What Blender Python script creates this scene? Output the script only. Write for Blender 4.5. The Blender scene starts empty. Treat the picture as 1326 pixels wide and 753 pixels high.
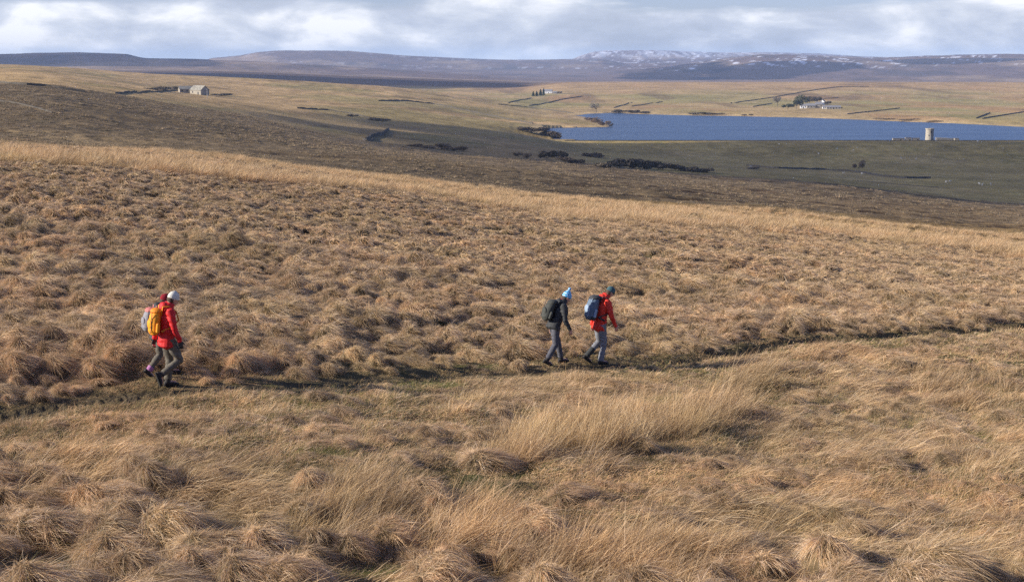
import bpy, math, random
import numpy as np
from mathutils import Vector, Matrix

R = math.radians
scene = bpy.context.scene
col = scene.collection

# ------------------------------------------------------------------ camera
F = 1842.0                    # focal length in pixels of the 1326 x 753 photograph
U0, V0, VH = 663.0, 376.5, 80.0
PITCH = math.atan((V0 - VH) / F)
SP, CP = math.sin(PITCH), math.cos(PITCH)
CZ = 70.0                     # camera height; the lake lies at CZ-64
WATER = CZ - 64.0
cam_d = bpy.data.cameras.new("camera")
cam = bpy.data.objects.new("camera", cam_d)
col.objects.link(cam)
cam_d.sensor_width = 36.0
cam_d.lens = 36.0 * F / 1326.0
cam_d.clip_start = 0.1
cam_d.clip_end = 60000
cam.location = (0, 0, CZ)
cam.rotation_euler = (math.pi / 2 - PITCH, 0, 0)
scene.camera = cam

# ------------------------------------------------------------------ light
SUN_EL = R(22)
SUN_AZ = (-0.985, -0.17)      # horizontal direction towards the sun
sh = Vector((SUN_AZ[0], SUN_AZ[1])).normalized()
sun_dir = Vector((sh.x * math.cos(SUN_EL), sh.y * math.cos(SUN_EL), math.sin(SUN_EL)))
sd = bpy.data.lights.new("sun", 'SUN')
sd.energy = 5.0
sd.angle = R(0.53)
sd.color = (1.0, 0.93, 0.82)
sun = bpy.data.objects.new("sun", sd)
col.objects.link(sun)
sun.rotation_euler = sun_dir.to_track_quat('Z', 'Y').to_euler()

world = bpy.data.worlds.new("World")
scene.world = world
world.use_nodes = True
wn = world.node_tree
wn.nodes.clear()


class NT:
    """tiny node helper"""
    def __init__(s, tree):
        s.t = tree

    def n(s, typ, inp=None, **props):
        nd = s.t.nodes.new(typ)
        for k, v in props.items():
            setattr(nd, k, v)
        for k, v in (inp or {}).items():
            sock = nd.inputs[k]
            if isinstance(v, bpy.types.NodeSocket):
                s.t.links.new(v, sock)
            else:
                sock.default_value = v
        return nd

    def math(s, op, a, b=0.0, c=0.0, clamp=False):
        nd = s.t.nodes.new('ShaderNodeMath')
        nd.operation = op
        nd.use_clamp = clamp
        for i, v in enumerate((a, b, c)):
            if isinstance(v, bpy.types.NodeSocket):
                s.t.links.new(v, nd.inputs[i])
            else:
                nd.inputs[i].default_value = v
        return nd.outputs[0]

    def mix(s, fac, a, b, blend='MIX'):
        nd = s.t.nodes.new('ShaderNodeMix')
        nd.data_type = 'RGBA'
        nd.blend_type = blend
        for i, v in ((0, fac), (6, a), (7, b)):
            if isinstance(v, bpy.types.NodeSocket):
                s.t.links.new(v, nd.inputs[i])
            else:
                nd.inputs[i].default_value = v if i == 0 else (v[0], v[1], v[2], 1)
        return nd.outputs[2]

    def ramp(s, fac, stops, interp='LINEAR'):
        nd = s.t.nodes.new('ShaderNodeValToRGB')
        cr = nd.color_ramp
        cr.interpolation = interp
        while len(cr.elements) < len(stops):
            cr.elements.new(0.5)
        for e, (p, c) in zip(cr.elements, stops):
            e.position = p
            e.color = (c, c, c, 1) if isinstance(c, (int, float)) else (c[0], c[1], c[2], 1)
        s.t.links.new(fac, nd.inputs[0])
        return nd.outputs[0]

    def link(s, a, b):
        s.t.links.new(a, b)


w = NT(wn)
sky = w.n('ShaderNodeTexSky', sky_type='NISHITA', sun_disc=False, sun_elevation=SUN_EL,
          sun_rotation=math.atan2(sh.x, sh.y), altitude=400.0, air_density=1.0, dust_density=0.6, ozone_density=1.2)
skyc = w.mix(1.0, sky.outputs[0], (0.66, 0.72, 1.16), 'MULTIPLY')
bg_sky = w.n('ShaderNodeBackground', {'Color': skyc, 'Strength': 0.085})
tc = w.n('ShaderNodeTexCoord')
sep = w.n('ShaderNodeSeparateXYZ', {0: tc.outputs['Generated']})
el = sep.outputs[2]
# clouds: broad shapes stretched along the horizon
cv = w.n('ShaderNodeCombineXYZ', {0: w.math('MULTIPLY', sep.outputs[0], 13.0), 1: w.math('MULTIPLY', sep.outputs[1], 13.0), 2: w.math('MULTIPLY', el, 34.0)})
n1 = w.n('ShaderNodeTexNoise', {'Vector': cv.outputs[0], 'Scale': 1.0, 'Detail': 9.0, 'Roughness': 0.56, 'Distortion': 0.25})
cv2 = w.n('ShaderNodeCombineXYZ', {0: w.math('MULTIPLY', sep.outputs[0], 3.0), 1: w.math('MULTIPLY', sep.outputs[1], 3.0), 2: w.math('MULTIPLY', el, 22.0)})
n2 = w.n('ShaderNodeTexNoise', {'Vector': cv2.outputs[0], 'Scale': 1.3, 'Detail': 6.0, 'Roughness': 0.5, 'Distortion': 0.1})
shade = w.math('ADD', w.math('MULTIPLY', n1.outputs[0], 0.65), w.math('MULTIPLY', n2.outputs[0], 0.35))
ccol = w.ramp(shade, [(0.38, (0.29, 0.325, 0.395)), (0.47, (0.355, 0.39, 0.465)), (0.53, (0.45, 0.48, 0.54)), (0.60, (0.64, 0.65, 0.68))])
# coverage: full low down, breaking up higher, with pale gaps
cov_el = w.n('ShaderNodeMapRange', {0: el, 1: 0.024, 2: 0.043, 3: 0.0, 4: 1.0}).outputs[0]
gap = w.math('SUBTRACT', w.math('MULTIPLY', n2.outputs[0], 1.0), w.math('MULTIPLY', cov_el, 0.37))
cover = w.n('ShaderNodeMapRange', {0: gap, 1: 0.20, 2: 0.28, 3: 0.0, 4: 1.0}).outputs[0]
high = w.n('ShaderNodeMapRange', {0: el, 1: 0.10, 2: 0.45, 3: 1.0, 4: 0.6}).outputs[0]
cover = w.math('MULTIPLY', cover, high)
low = w.n('ShaderNodeMapRange', {0: el, 1: 0.0, 2: 0.012, 3: 0.55, 4: 0.0}).outputs[0]
ccol2 = w.mix(low, ccol, (0.42, 0.50, 0.62))
bg_c = w.n('ShaderNodeBackground', {'Color': ccol2, 'Strength': 1.0})
mixw = w.n('ShaderNodeMixShader', {0: cover, 1: bg_sky.outputs[0], 2: bg_c.outputs[0]})
wo = w.n('ShaderNodeOutputWorld', {0: mixw.outputs[0]})

world.cycles.sampling_method = 'NONE'
vs = scene.view_settings
vs.view_transform = 'Standard'
vs.look = 'None'
vs.exposure = 0.76
vs.gamma = 1.0
scene.render.engine = 'CYCLES'
cy = scene.cycles
cy.max_bounces = 5
cy.diffuse_bounces = 3
cy.glossy_bounces = 2
cy.transmission_bounces = 3
cy.volume_bounces = 0
cy.use_denoising = False
cy.use_adaptive_sampling = False
cy.sample_clamp_indirect = 4.0

# ------------------------------------------------------------------ maths helpers
rng = np.random.default_rng(7)
random.seed(7)


def ray(u, v):
    a = (u - U0) / F
    b = (V0 - v) / F
    return a, CP + b * SP, -SP + b * CP


def pix(u, v, Y):
    a, y, z = ray(u, v)
    return Vector((a * Y / y, Y, CZ + z * Y / y))


def uv_of(x, y, z):
    """project world points (numpy) to photograph pixels"""
    dz = z - CZ
    depth = y * CP - dz * SP
    depth = np.where(depth < 0.5, 0.5, depth)
    up = y * SP + dz * CP
    return U0 + F * x / depth, V0 - F * up / depth


def hash2(ix, iy, seed):
    n = (ix.astype(np.int64) * 374761393 + iy.astype(np.int64) * 668265263 + seed * 974634777) & 0x7fffffff
    n = (n ^ (n >> 13)) * 1274126177 & 0x7fffffff
    n = n ^ (n >> 16)
    return (n & 0xffff) / 65535.0


def vnoise(x, y, seed=0):
    ix, iy = np.floor(x), np.floor(y)
    fx, fy = x - ix, y - iy
    fx = fx * fx * (3 - 2 * fx)
    fy = fy * fy * (3 - 2 * fy)
    a = hash2(ix, iy, seed)
    b = hash2(ix + 1, iy, seed)
    c = hash2(ix, iy + 1, seed)
    d = hash2(ix + 1, iy + 1, seed)
    return (a + (b - a) * fx) * (1 - fy) + (c + (d - c) * fx) * fy


def fbm(x, y, seed=0, octs=4, gain=0.5):
    s, amp, tot = 0, 1.0, 0
    for i in range(octs):
        s = s + amp * (vnoise(x, y, seed + i * 17) - 0.5)
        tot += amp * 0.5
        amp *= gain
        x = x * 2.03 + 11.3
        y = y * 2.03 - 7.1
    return s / tot            # about -1..1


def sstep(a, b, x):
    t = np.clip((x - a) / (b - a), 0, 1)
    return t * t * (3 - 2 * t)


def pchip(xk, yk, x):
    """monotone cubic through knots. xk, yk: (K, N) arrays; x: (M,). returns (M, N)"""
    K, N = xk.shape
    h = xk[1:] - xk[:-1]
    d = (yk[1:] - yk[:-1]) / h
    m = np.zeros_like(yk)
    w1 = 2 * h[1:] + h[:-1]
    w2 = h[1:] + 2 * h[:-1]
    with np.errstate(divide='ignore', invalid='ignore'):
        mm = (w1 + w2) / (w1 / d[:-1] + w2 / d[1:])
    m[1:-1] = np.where(d[:-1] * d[1:] > 0, mm, 0)
    m[0], m[-1] = d[0], d[-1]
    out = np.zeros((len(x), N))
    for k in range(K - 1):
        lo, hi = xk[k], xk[k + 1]
        X = x[:, None]
        sel = (X >= lo) if k else np.ones_like(X >= lo)
        sel &= (X < hi) if k < K - 2 else True
        t = np.clip((X - lo) / h[k], 0, 1)
        v = (yk[k] * (1 + 2 * t) * (1 - t) ** 2 + m[k] * h[k] * t * (1 - t) ** 2
             + yk[k + 1] * t * t * (3 - 2 * t) + m[k + 1] * h[k] * t * t * (t - 1))
        out = np.where(sel, v, out)
    return out


# ------------------------------------------------------------------ terrain: knots as ridge and valley lines
UK = [-700, 0, 250, 500, 663, 740, 850, 1000, 1326, 2000]
#   each row: (distance, row seen at) for every column of UK
KN = [
    # bank in front of the camera
    ([6] * 10, [1010] * 10),
    ([14, 14, 14, 14.2, 14.4, 14.5, 14.6, 14.8, 15, 15], [756, 753, 753, 753, 753, 753, 753, 753, 753, 756]),
    # trodden path
    ([21, 23, 24.6, 27, 29.3, 30.4, 32, 35, 41, 52], [560, 533, 505, 492, 481, 473, 468, 450, 418, 372]),
    ([38, 43, 46, 50, 52, 53, 55, 57, 62, 75], [330, 328, 335, 345, 352, 356, 358, 360, 372, 350]),
    # grass crest
    ([76, 78, 84, 92, 98, 100, 104, 108, 115, 125], [205, 214, 232, 255, 278, 284, 292, 305, 335, 352]),
    ([92, 92, 98, 108, 114, 118, 124, 130, 142, 160], [190, 199, 216, 244, 264, 269, 277, 288, 318, 335]),
    # heather slope
    ([230, 240, 250, 260, 260, 260, 260, 255, 250, 250], [158, 165, 185, 206, 224, 233, 244, 258, 288, 310]),
    ([560, 600, 600, 560, 540, 530, 520, 510, 500, 480], [104, 108, 142, 188, 204, 210, 222, 233, 262, 280]),
    # pasture / valley floor
    ([900, 900, 900, 880, 850, 800, 760, 740, 720, 700], [97, 98, 128, 166, 184, 197, 212, 224, 243, 255]),
    ([1040, 1040, 1040, 1040, 1040, 1040, 1040, 1040, 1040, 1040], [94, 95, 124, 157, 176, 188, 199, 206, 212, 216]),
    ([1145] * 10, [92, 92, 122, 151, 169, 181.5, 182.3, 182.3, 182.3, 182.3]),
    ([1300] * 10, [88, 89, 119.5, 143, 162, 170, 172.5, 172.5, 173, 173]),
    ([1500] * 10, [84, 85, 112, 134, 154, 158.5, 161, 161, 161, 161]),
    ([1700, 1700, 1720, 1750, 1760, 1760, 1780, 1780, 1780, 1780], [82, 83, 104, 124, 141, 148.5, 149.5, 150.5, 148, 146]),
    ([2200, 2000, 2000, 2050, 2050, 2100, 2100, 2100, 2100, 2200], [84, 86, 98, 113, 133, 137, 137, 138, 137, 136]),
    ([2600] * 10, [92, 97, 103, 118, 122, 120, 119, 120, 119, 118]),
    ([3200] * 10, [96, 101, 107, 112, 113.5, 107.8, 107.5, 107.5, 107.5, 107.5]),
    ([4200] * 10, [90, 91, 92, 100.5, 106, 107.5, 108, 108, 108.5, 109]),
    ([4800] * 10, [92, 93, 94, 102, 107, 108.5, 109, 109, 109.5, 110]),
    ([6200] * 10, [72, 72, 84, 97, 100, 101, 100, 98, 94, 92]),
    ([7600] * 10, [80, 80, 84, 95, 96, 95, 90, 84, 78, 76]),
    ([8600] * 10, [84, 84, 88, 92, 92, 90, 87, 77, 73, 72]),
    ([10500] * 10, [82, 80, 79, 84, 86, 84, 82, 80, 79, 79]),
    ([12500] * 10, [80, 78, 78, 72, 77.3, 77.5, 76.5, 75.5, 77, 77]),
    ([16000] * 10, [84, 84, 84, 84, 84, 84, 84, 84, 84, 84]),
]

uc = np.concatenate([np.linspace(-1900, -160, 60), np.linspace(-150, 1480, 640), np.linspace(1490, 3200, 60)])
tcol = (uc - U0) / F
rows = np.concatenate([np.linspace(-40, 5, 12), np.geomspace(6, 120, 520), np.geomspace(120.6, 1030, 430)[0:],
                       np.linspace(1032, 1160, 60), np.linspace(1163, 2200, 300), np.geomspace(2210, 16000, 240)])
NR, NC = len(rows), len(uc)


def seg_curve(vals, u):
    """smooth interpolation over UK"""
    xk = np.array(UK, float)[:, None]
    yk = np.array(vals, float)[:, None]
    x = np.clip(u, UK[0], UK[-1])
    return pchip(xk, yk, x)[:, 0]


Yk, Zk = [], []
for Ys, Vs in KN:
    uu = U0 + F * tcol * CP
    for _ in range(3):
        v = seg_curve(Vs, uu)
        b = (V0 - v) / F
        uu = U0 + F * tcol * (CP + b * SP)
    Y = seg_curve(Ys, uu)
    v = seg_curve(Vs, uu)
    b = (V0 - v) / F
    Yk.append(Y)
    Zk.append(CZ + Y * (-SP + b * CP) / (CP + b * SP))
Yk, Zk = np.array(Yk), np.array(Zk)
# bank under and behind the camera
Yk = np.vstack([np.full(NC, -45.0), np.full(NC, 0.5), Yk])
Zk = np.vstack([np.full(NC, CZ - 0.6), np.full(NC, CZ - 1.72), Zk])
Zg = pchip(np.arcsinh(Yk / 3.0), Zk, np.arcsinh(rows / 3.0))
YY = np.repeat(rows[:, None], NC, 1)
XX = tcol[None, :] * np.maximum(YY, 9.0)

# --- hills: explicit shapes far away
uF, vF = uv_of(XX, YY, np.full_like(XX, CZ))


def bump_line(pts, u):
    p = np.array(pts, float)
    return np.interp(u, p[:, 0], p[:, 1])


def add_hill(Yc, Yn, Yf, prof, soft=0.0):
    """raise terrain to a ridge at distance Yc whose skyline follows prof (u, v); near foot Yn, far foot Yf"""
    global Zg
    v = bump_line(prof, uF)
    top = CZ + (VH - v) / F * Yc
    w_ = np.where(YY < Yc, sstep(Yn, Yc, YY), 1 - sstep(Yc, Yf, YY))
    base = Zg
    Zg = base + np.maximum(top - base, 0) * w_ ** 1.15


# ranges
add_hill(6200, 4900, 7200, [(-900, 74), (-200, 72), (0, 71.5), (60, 70), (130, 69.3), (165, 70.5), (190, 76), (250, 77.5), (330, 80.5), (420, 86), (520, 92), (620, 97), (760, 120)])
add_hill(9800, 7800, 10600, [(180, 120), (240, 84), (275, 75.5), (310, 72), (335, 67.5), (370, 66), (410, 66.3), (450, 67.5), (500, 71), (540, 74.5), (600, 77), (700, 78), (780, 79), (900, 100)])
add_hill(12500, 10900, 14500, [(560, 100), (640, 78.5), (700, 77.5), (742, 76.5), (752, 72), (768, 67.5), (785, 65.6), (850, 65.2), (880, 66.5), (930, 68.3), (990, 68.0), (1060, 69.5), (1110, 73), (1200, 76), (1700, 80)])
add_hill(7800, 5200, 9000, [(560, 118), (700, 104), (760, 99), (810, 93), (850, 88), (900, 82), (940, 76), (985, 70.8), (1030, 71), (1090, 73.5), (1150, 75.5), (1200, 73.5), (1270, 71.8), (1330, 72), (1500, 70), (1900, 74), (2600, 78)])
far = sstep(4300, 5600, YY)
Zg += far * (13 * fbm(XX / 900, YY / 500, 31, 5, 0.55) + 4 * fbm(XX / 160, YY / 220, 32, 3)) * (1 - 0.85 * sstep(10700, 11500, YY))
# gullies on the escarpment
esc = sstep(10900, 11500, YY) * (1 - sstep(12000, 12400, YY)) * sstep(735, 770, uF) * (1 - sstep(900, 960, uF))
Zg += esc * 6 * fbm(XX / 55, YY / 900, 44, 3)

# --- lake
SHORE = [(722, 181.7), (716, 176), (709, 170), (704, 166), (725, 165.3), (745, 165), (770, 164.8), (785, 164.6), (791, 163.6), (788, 161), (778, 157.5), (766, 154.3), (752, 151.3), (742, 149.8),
         (752, 148.4), (770, 146.8), (790, 146.2), (812, 146.8), (850, 148.2), (900, 149.4), (950, 150.2), (1000, 151.4), (1050, 152.8), (1100, 154.6), (1150, 156.6), (1200, 158.4), (1240, 160.4), (1280, 162),
         (1326, 164.4), (1420, 168), (1520, 173), (1640, 181.7)]


def on_plane(u, v, z):
    a, y, dz = ray(u, v)
    k = (z - CZ) / dz
    return a * k, y * k


SH = np.array([on_plane(u, v, WATER) for u, v in SHORE])


def poly_sd(px, py, P):
    """signed distance, positive inside"""
    best = np.full(px.shape, 1e9)
    inside = np.zeros(px.shape, bool)
    n = len(P)
    for i in range(n):
        ax, ay = P[i]
        bx, by = P[(i + 1) % n]
        dx, dy = bx - ax, by - ay
        t = np.clip(((px - ax) * dx + (py - ay) * dy) / (dx * dx + dy * dy), 0, 1)
        best = np.minimum(best, np.hypot(px - ax - t * dx, py - ay - t * dy))
        c = ((ay > py) != (by > py)) & (px < (bx - ax) * (py - ay) / (by - ay + 1e-12) + ax)
        inside ^= c
    return np.where(inside, best, -best)


r0, r1 = np.searchsorted(rows, 1120), np.searchsorted(rows, 2150)
sub = (slice(r0, r1), slice(None))
sdist = poly_sd(XX[sub] + 7 * fbm(XX[sub] / 40, YY[sub] / 60, 61, 3), YY[sub] + 10 * fbm(XX[sub] / 50, YY[sub] / 60, 62, 3) * (YY[sub] > 1185), SH)
land = np.maximum(Zg[sub], WATER + 0.25 + np.clip(-sdist, 0, 60) * 0.045)
land = np.where((YY[sub] < 1180) & (sdist < 0), Zg[sub], land)
Zg[sub] = np.where(sdist > 0, WATER - 0.2 - np.clip(sdist, 0, 25) * 0.12, land)
# dam bank: exact crest
ud, vd = uv_of(XX, YY, Zg)
damx0 = on_plane(722, 182, WATER)[0]
DAM_Y, DAM_Z = 1152.0, WATER + 1.0
dm = sstep(damx0 - 60, damx0 + 10, XX)
crest = DAM_Z - np.clip(np.abs(YY - DAM_Y) - 3, 0, None) * 0.30
Zg = np.where((YY > 1100) & (YY < 1180), Zg * (1 - dm) + dm * np.maximum(np.minimum(Zg, DAM_Z), crest), Zg)
Zg = np.where((YY >= 1155) & (YY < 1180) & (XX > damx0 + 15), np.minimum(Zg, crest), Zg)

# --- relief
PATH_PX = [(-420, 610, 19.0), (-200, 570, 21.2), (0, 533, 23), (100, 518, 23.8), (235, 505, 24.6), (330, 500, 25.3), (480, 492.5, 26.8), (600, 486, 28.3), (720, 476, 30), (790, 471.5, 31.1), (840, 468, 31.9), (905, 461, 33),
           (1000, 450, 35), (1060, 441, 36.2), (1130, 433, 37.3), (1200, 425, 38.8), (1326, 418, 41), (1500, 408, 45), (1700, 398, 50)]
PATH = np.array([[pix(*p).x, pix(*p).y] for p in PATH_PX])


def path_dist(x, y):
    best = np.full(np.shape(x), 1e9)
    wx = x + 0.25 * fbm(x / 1.8, y / 1.8, 5, 2)
    wy = y + 0.30 * fbm(x / 2.1, y / 2.1, 6, 2)
    for i in range(len(PATH) - 1):
        (ax, ay), (bx, by) = PATH[i], PATH[i + 1]
        dx, dy = bx - ax, by - ay
        t = np.clip(((wx - ax) * dx + (wy - ay) * dy) / (dx * dx + dy * dy), 0, 1)
        best = np.minimum(best, np.hypot(wx - ax - t * dx, wy - ay - t * dy))
    return best


nr = np.searchsorted(rows, 170)
s_ = (slice(0, nr), slice(None))
x_, y_ = XX[s_], YY[s_]
pd = path_dist(x_, y_)
Zg[s_] += (0.30 * fbm(x_ / 9, y_ / 7, 1, 3) * sstep(12, 25, y_)
           + 0.15 * fbm(x_ / 0.8, y_ / 0.7, 2, 2) * (0.25 + 0.75 * sstep(0.3, 1.2, pd)) * sstep(5, 9, y_)) * (1 - sstep(135, 165, y_))
Zg[s_] -= (0.03 + 0.19 * sstep(2, 10, x_)) * (1 - sstep(0.15, 0.5, pd))
Zg[s_] -= 0.10 * sstep(4, 10, x_) * (1 - sstep(0.4, 1.6, pd)) * (y_ < np.interp(x_, PATH[:, 0], PATH[:, 1]))
Zg[s_] += 0.02 * sstep(0.3, 0.55, pd) * (1 - sstep(0.6, 1.3, pd)) * (y_ > np.interp(x_, PATH[:, 0], PATH[:, 1]))
Zg[s_] -= 0.04 * (1 - sstep(0.5, 2.2, pd)) * (y_ < np.interp(x_, PATH[:, 0], PATH[:, 1]))
hm = sstep(100, 150, YY) * (1 - sstep(900, 1050, YY))
Zg += hm * (1.6 * fbm(XX / 60, YY / 45, 3, 4) + 0.22 * fbm(XX / 2.2, YY / 2.8, 4, 2) * (1 - sstep(420, 620, YY)))
# eroded peat edges running across the heather slope
lines = np.abs(np.mod(YY / 13 + XX / 90 + 1.4 * fbm(XX / 45, YY / 30, 9, 3), 1) - 0.5)
uZ, vZ = uv_of(XX, YY, Zg)
peat = sstep(500, 900, uZ) * sstep(150, 220, YY) * (1 - sstep(450, 540, YY))
Zg -= 0.55 * peat * (1 - sstep(0.05, 0.16, lines)) * sstep(-0.2, 0.25, fbm(XX / 25, YY / 15, 12, 2))
pm = sstep(600, 900, YY) * (1 - sstep(3600, 4300, YY)) * (1 - dm * (YY > 1100) * (YY < 1190))
land_ok = np.ones_like(YY)
land_ok[sub] = sstep(0, 60, -sdist)
Zg += pm * land_ok * (2.2 * fbm(XX / 130, YY / 110, 13, 4) * sstep(700, 1200, YY) * np.where(XX < 0, 1, 0.5))


def fidx(y):
    return np.interp(y, rows, np.arange(NR))


def H(x, y):
    """terrain height, bilinear"""
    x = np.asarray(x, float)
    y = np.asarray(y, float)
    i = np.clip(fidx(y), 0, NR - 1.001)
    j = np.clip(np.interp(x / np.maximum(y, 9.0), tcol, np.arange(NC)), 0, NC - 1.001)
    i0, j0 = i.astype(int), j.astype(int)
    fi, fj = i - i0, j - j0
    return ((Zg[i0, j0] * (1 - fj) + Zg[i0, j0 + 1] * fj) * (1 - fi)
            + (Zg[i0 + 1, j0] * (1 - fj) + Zg[i0 + 1, j0 + 1] * fj) * fi)


_YS = np.concatenate([np.geomspace(8, 1150, 2500), np.geomspace(1151, 16000, 3000)])


def spot(u, v, ymin=8, ymax=16000):
    """first terrain point seen at pixel (u, v)"""
    a, y, z = ray(u, v)
    m = (_YS > ymin) & (_YS < ymax)
    Y = _YS[m]
    h = H(a * Y / y, Y)
    lz = CZ + z * Y / y
    k = np.argmax(h >= lz)
    if h[k] < lz[k]:
        k = int(np.argmin(lz - h))
    return Vector((a * Y[k] / y, Y[k], float(h[k])))


# --- colours of the ground (what grows there)
def mixc(a, b, t):
    return a * (1 - t[..., None]) + np.array(b) * t[..., None]


uP, vP = uv_of(XX, YY, Zg)
C = np.zeros(XX.shape + (3,))
C[:] = (0.115, 0.085, 0.042)
g0 = fbm(XX / 2.5, YY / 2.5, 21, 3)
C = mixc(C, (0.055, 0.065, 0.022), sstep(0.1, 0.6, g0) * 0.7)
C = mixc(C, (0.085, 0.065, 0.040), (1 - sstep(0.15, 0.4, path_dist(XX, YY))) * (YY < 80) * 0.7)
n_a = fbm(XX / 14, YY / 20, 22, 4)
n_b = fbm(XX / 40, YY / 60, 23, 4)
n_c = fbm(XX / 4.0, YY / 6.0, 24, 3)
# tan grass band behind the crest, then heather
crestY = np.interp(uP, UK, KN[5][0])
heathY = np.interp(uP, UK, [125, 125, 132, 140, 140, 150, 175, 215, 250, 260])
hk = sstep(-0.06, 0.06, (YY / heathY - 1) + 0.07 * n_a)
C = mixc(C, (0.24, 0.17, 0.085), sstep(70, 100, YY) * 0.8)
hcol = np.zeros_like(C)
hcol[:] = (0.150, 0.118, 0.078)
hcol = mixc(hcol, (0.21, 0.160, 0.095), sstep(0.0, 0.55, n_c * 0.6 + n_a * 0.7))
hcol = mixc(hcol, (0.095, 0.080, 0.055), sstep(0.15, 0.6, -n_c * 0.5 - n_b * 0.7) * 0.8)
C = C * (1 - hk[..., None]) + hcol * hk[..., None]
# tan grassy strip at lower right and the thin tan edges of the heather slope
rs = sstep(760, 1000, uP) * sstep(0, 1, (YY - heathY) / 30) * (1 - sstep(330, 420, YY))
C = mixc(C, (0.19, 0.135, 0.075), rs * 0.45)
tl = np.abs(np.mod(YY / 46 + XX / 210 + 1.5 * fbm(XX / 80, YY / 70, 14, 3), 1) - 0.5)
C = mixc(C, (0.27, 0.205, 0.125), hk * (1 - sstep(0.012, 0.05, tl)) * (YY < 640) * 0.7)
C = mixc(C, (0.085, 0.065, 0.045), hk * (YY < 640) * sstep(0.2, 0.45, fbm(XX / 38, YY / 22, 15, 4)) * 0.6)
C = mixc(C, (0.055, 0.035, 0.022), peat * (1 - sstep(0.07, 0.2, lines)) * 0.95)
# second, lighter stripe across the heath on the left
ls = np.exp(-((YY - (330 + 0.15 * XX + 18 * n_b)) / 40) ** 2) * (1 - sstep(150, 500, uP)) * 0 + np.exp(-((vP - (148 + (uP - 80) * 0.07)) / 3.5) ** 2) * sstep(60, 140, uP) * (1 - sstep(480, 620, uP)) * (YY > 200) * (YY < 700)
C = mixc(C, (0.20, 0.15, 0.085), ls * 0.6)
# edge of the heather
edgeY = np.interp(uP, [-700, 0, 100, 250, 400, 500, 663, 740, 850, 1000, 1326, 2000], [560, 590, 600, 640, 600, 560, 540, 530, 520, 510, 500, 480])
pk = sstep(-0.05, 0.05, (YY / edgeY - 1) + 0.06 * n_b + 0.03 * n_a)
past = np.zeros_like(C)
past[:] = (0.38, 0.275, 0.145)
past = mixc(past, (0.40, 0.29, 0.16), sstep(0.0, 0.5, n_b))
past = mixc(past, (0.25, 0.215, 0.10), sstep(0.05, 0.5, fbm(XX / 90, YY / 120, 25, 4) + 0.35 * sstep(300, 420, uP)) * 0.75)
past = mixc(past, (0.13, 0.095, 0.055), sstep(0.25, 0.55, fbm(XX / 45, YY / 110, 26, 4)) * 0.6)
n_p = fbm(XX / 9, YY / 22, 27, 3)
past = past * (1 + 0.35 * n_p[..., None])
C = C * (1 - pk[..., None]) + past * pk[..., None]
# rough brown ground below the pasture, left centre, fading to the olive valley
vlow = sstep(-8, 10, vP - np.interp(uP, [0, 110, 200, 330, 440, 520, 600, 680, 720], [106, 120, 128, 141, 152, 158, 165, 171, 175])) * pk * (YY < 1300)
vcol = np.zeros_like(C)
vcol[:] = (0.26, 0.20, 0.115)
vcol = mixc(vcol, (0.21, 0.18, 0.09), sstep(-0.2, 0.5, n_b))
vcol = mixc(vcol, (0.17, 0.13, 0.07), sstep(0.2, 0.6, n_a) * 0.6)
C = C * (1 - vlow[..., None]) + vcol * vlow[..., None]
vk = pk * sstep(700, 790, uP) * (YY < 1160)
vg = np.zeros_like(C)
vg[:] = (0.275, 0.205, 0.10)
vg = mixc(vg, (0.29, 0.215, 0.13), sstep(0.0, 0.6, fbm(XX / 60, YY / 50, 28, 4)) * 0.7)
vg = mixc(vg, (0.215, 0.18, 0.08), sstep(0.15, 0.6, n_p) * 0.5)
C = C * (1 - vk[..., None]) + vg * vk[..., None]
# farmland beyond the lake
fk = sstep(1500, 1620, YY) * sstep(600, 690, uP + 0.25 * (YY - 2000) / 6)
fg = np.zeros_like(C)
fg[:] = (0.35, 0.27, 0.15)
fn = fbm(XX / 130, YY / 160, 29, 4)
fg = mixc(fg, (0.27, 0.24, 0.115), sstep(-0.25, 0.4, fn) * (1 - sstep(2500, 3000, YY)))
fg = mixc(fg, (0.34, 0.225, 0.125), sstep(0.0, 0.5, fbm(XX / 90, YY / 200, 30, 4)) * 0.8)
fg = mixc(fg, (0.37, 0.255, 0.15), sstep(2400, 2900, YY) * 0.6)
fg = mixc(fg, (0.15, 0.11, 0.075), sstep(0.25, 0.5, fbm(XX / 60, YY / 300, 33, 4)) * 0.55)
C = C * (1 - fk[..., None]) + fg * fk[..., None]
# shore: pale grass and mud
shore = np.zeros_like(YY)
shore[sub] = np.exp(-((sdist + 9) / 9) ** 2)
C = mixc(C, (0.42, 0.33, 0.20), shore * (YY > 1200) * 0.75)
# dark moor ridge, hills
rk = sstep(3000, 3400, YY) * (1 - sstep(660, 780, uP))
mr = np.zeros_like(C)
mr[:] = (0.115, 0.082, 0.066)
mr = mixc(mr, (0.17, 0.115, 0.075), sstep(0.1, 0.5, fbm(XX / 120, YY / 400, 34, 4)) * 0.5)
C = C * (1 - rk[..., None]) + mr * rk[..., None]
hk2 = sstep(4400, 4900, YY)
hc = np.zeros_like(C)
hc[:] = (0.17, 0.12, 0.10)
hc = mixc(hc, (0.34, 0.25, 0.17), sstep(0.0, 0.45, fbm(XX / 330, YY / 480, 35, 5, 0.6)) * 0.75)
hc = mixc(hc, (0.095, 0.078, 0.075), sstep(0.05, 0.5, fbm(XX / 260, YY / 600, 36, 5, 0.6)) * 0.8)
hc = mixc(hc, (0.30, 0.21, 0.12), np.exp(-((YY - 5000) / 260) ** 2) * 0.55)
C = C * (1 - hk2[..., None]) + hc * hk2[..., None]
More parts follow.
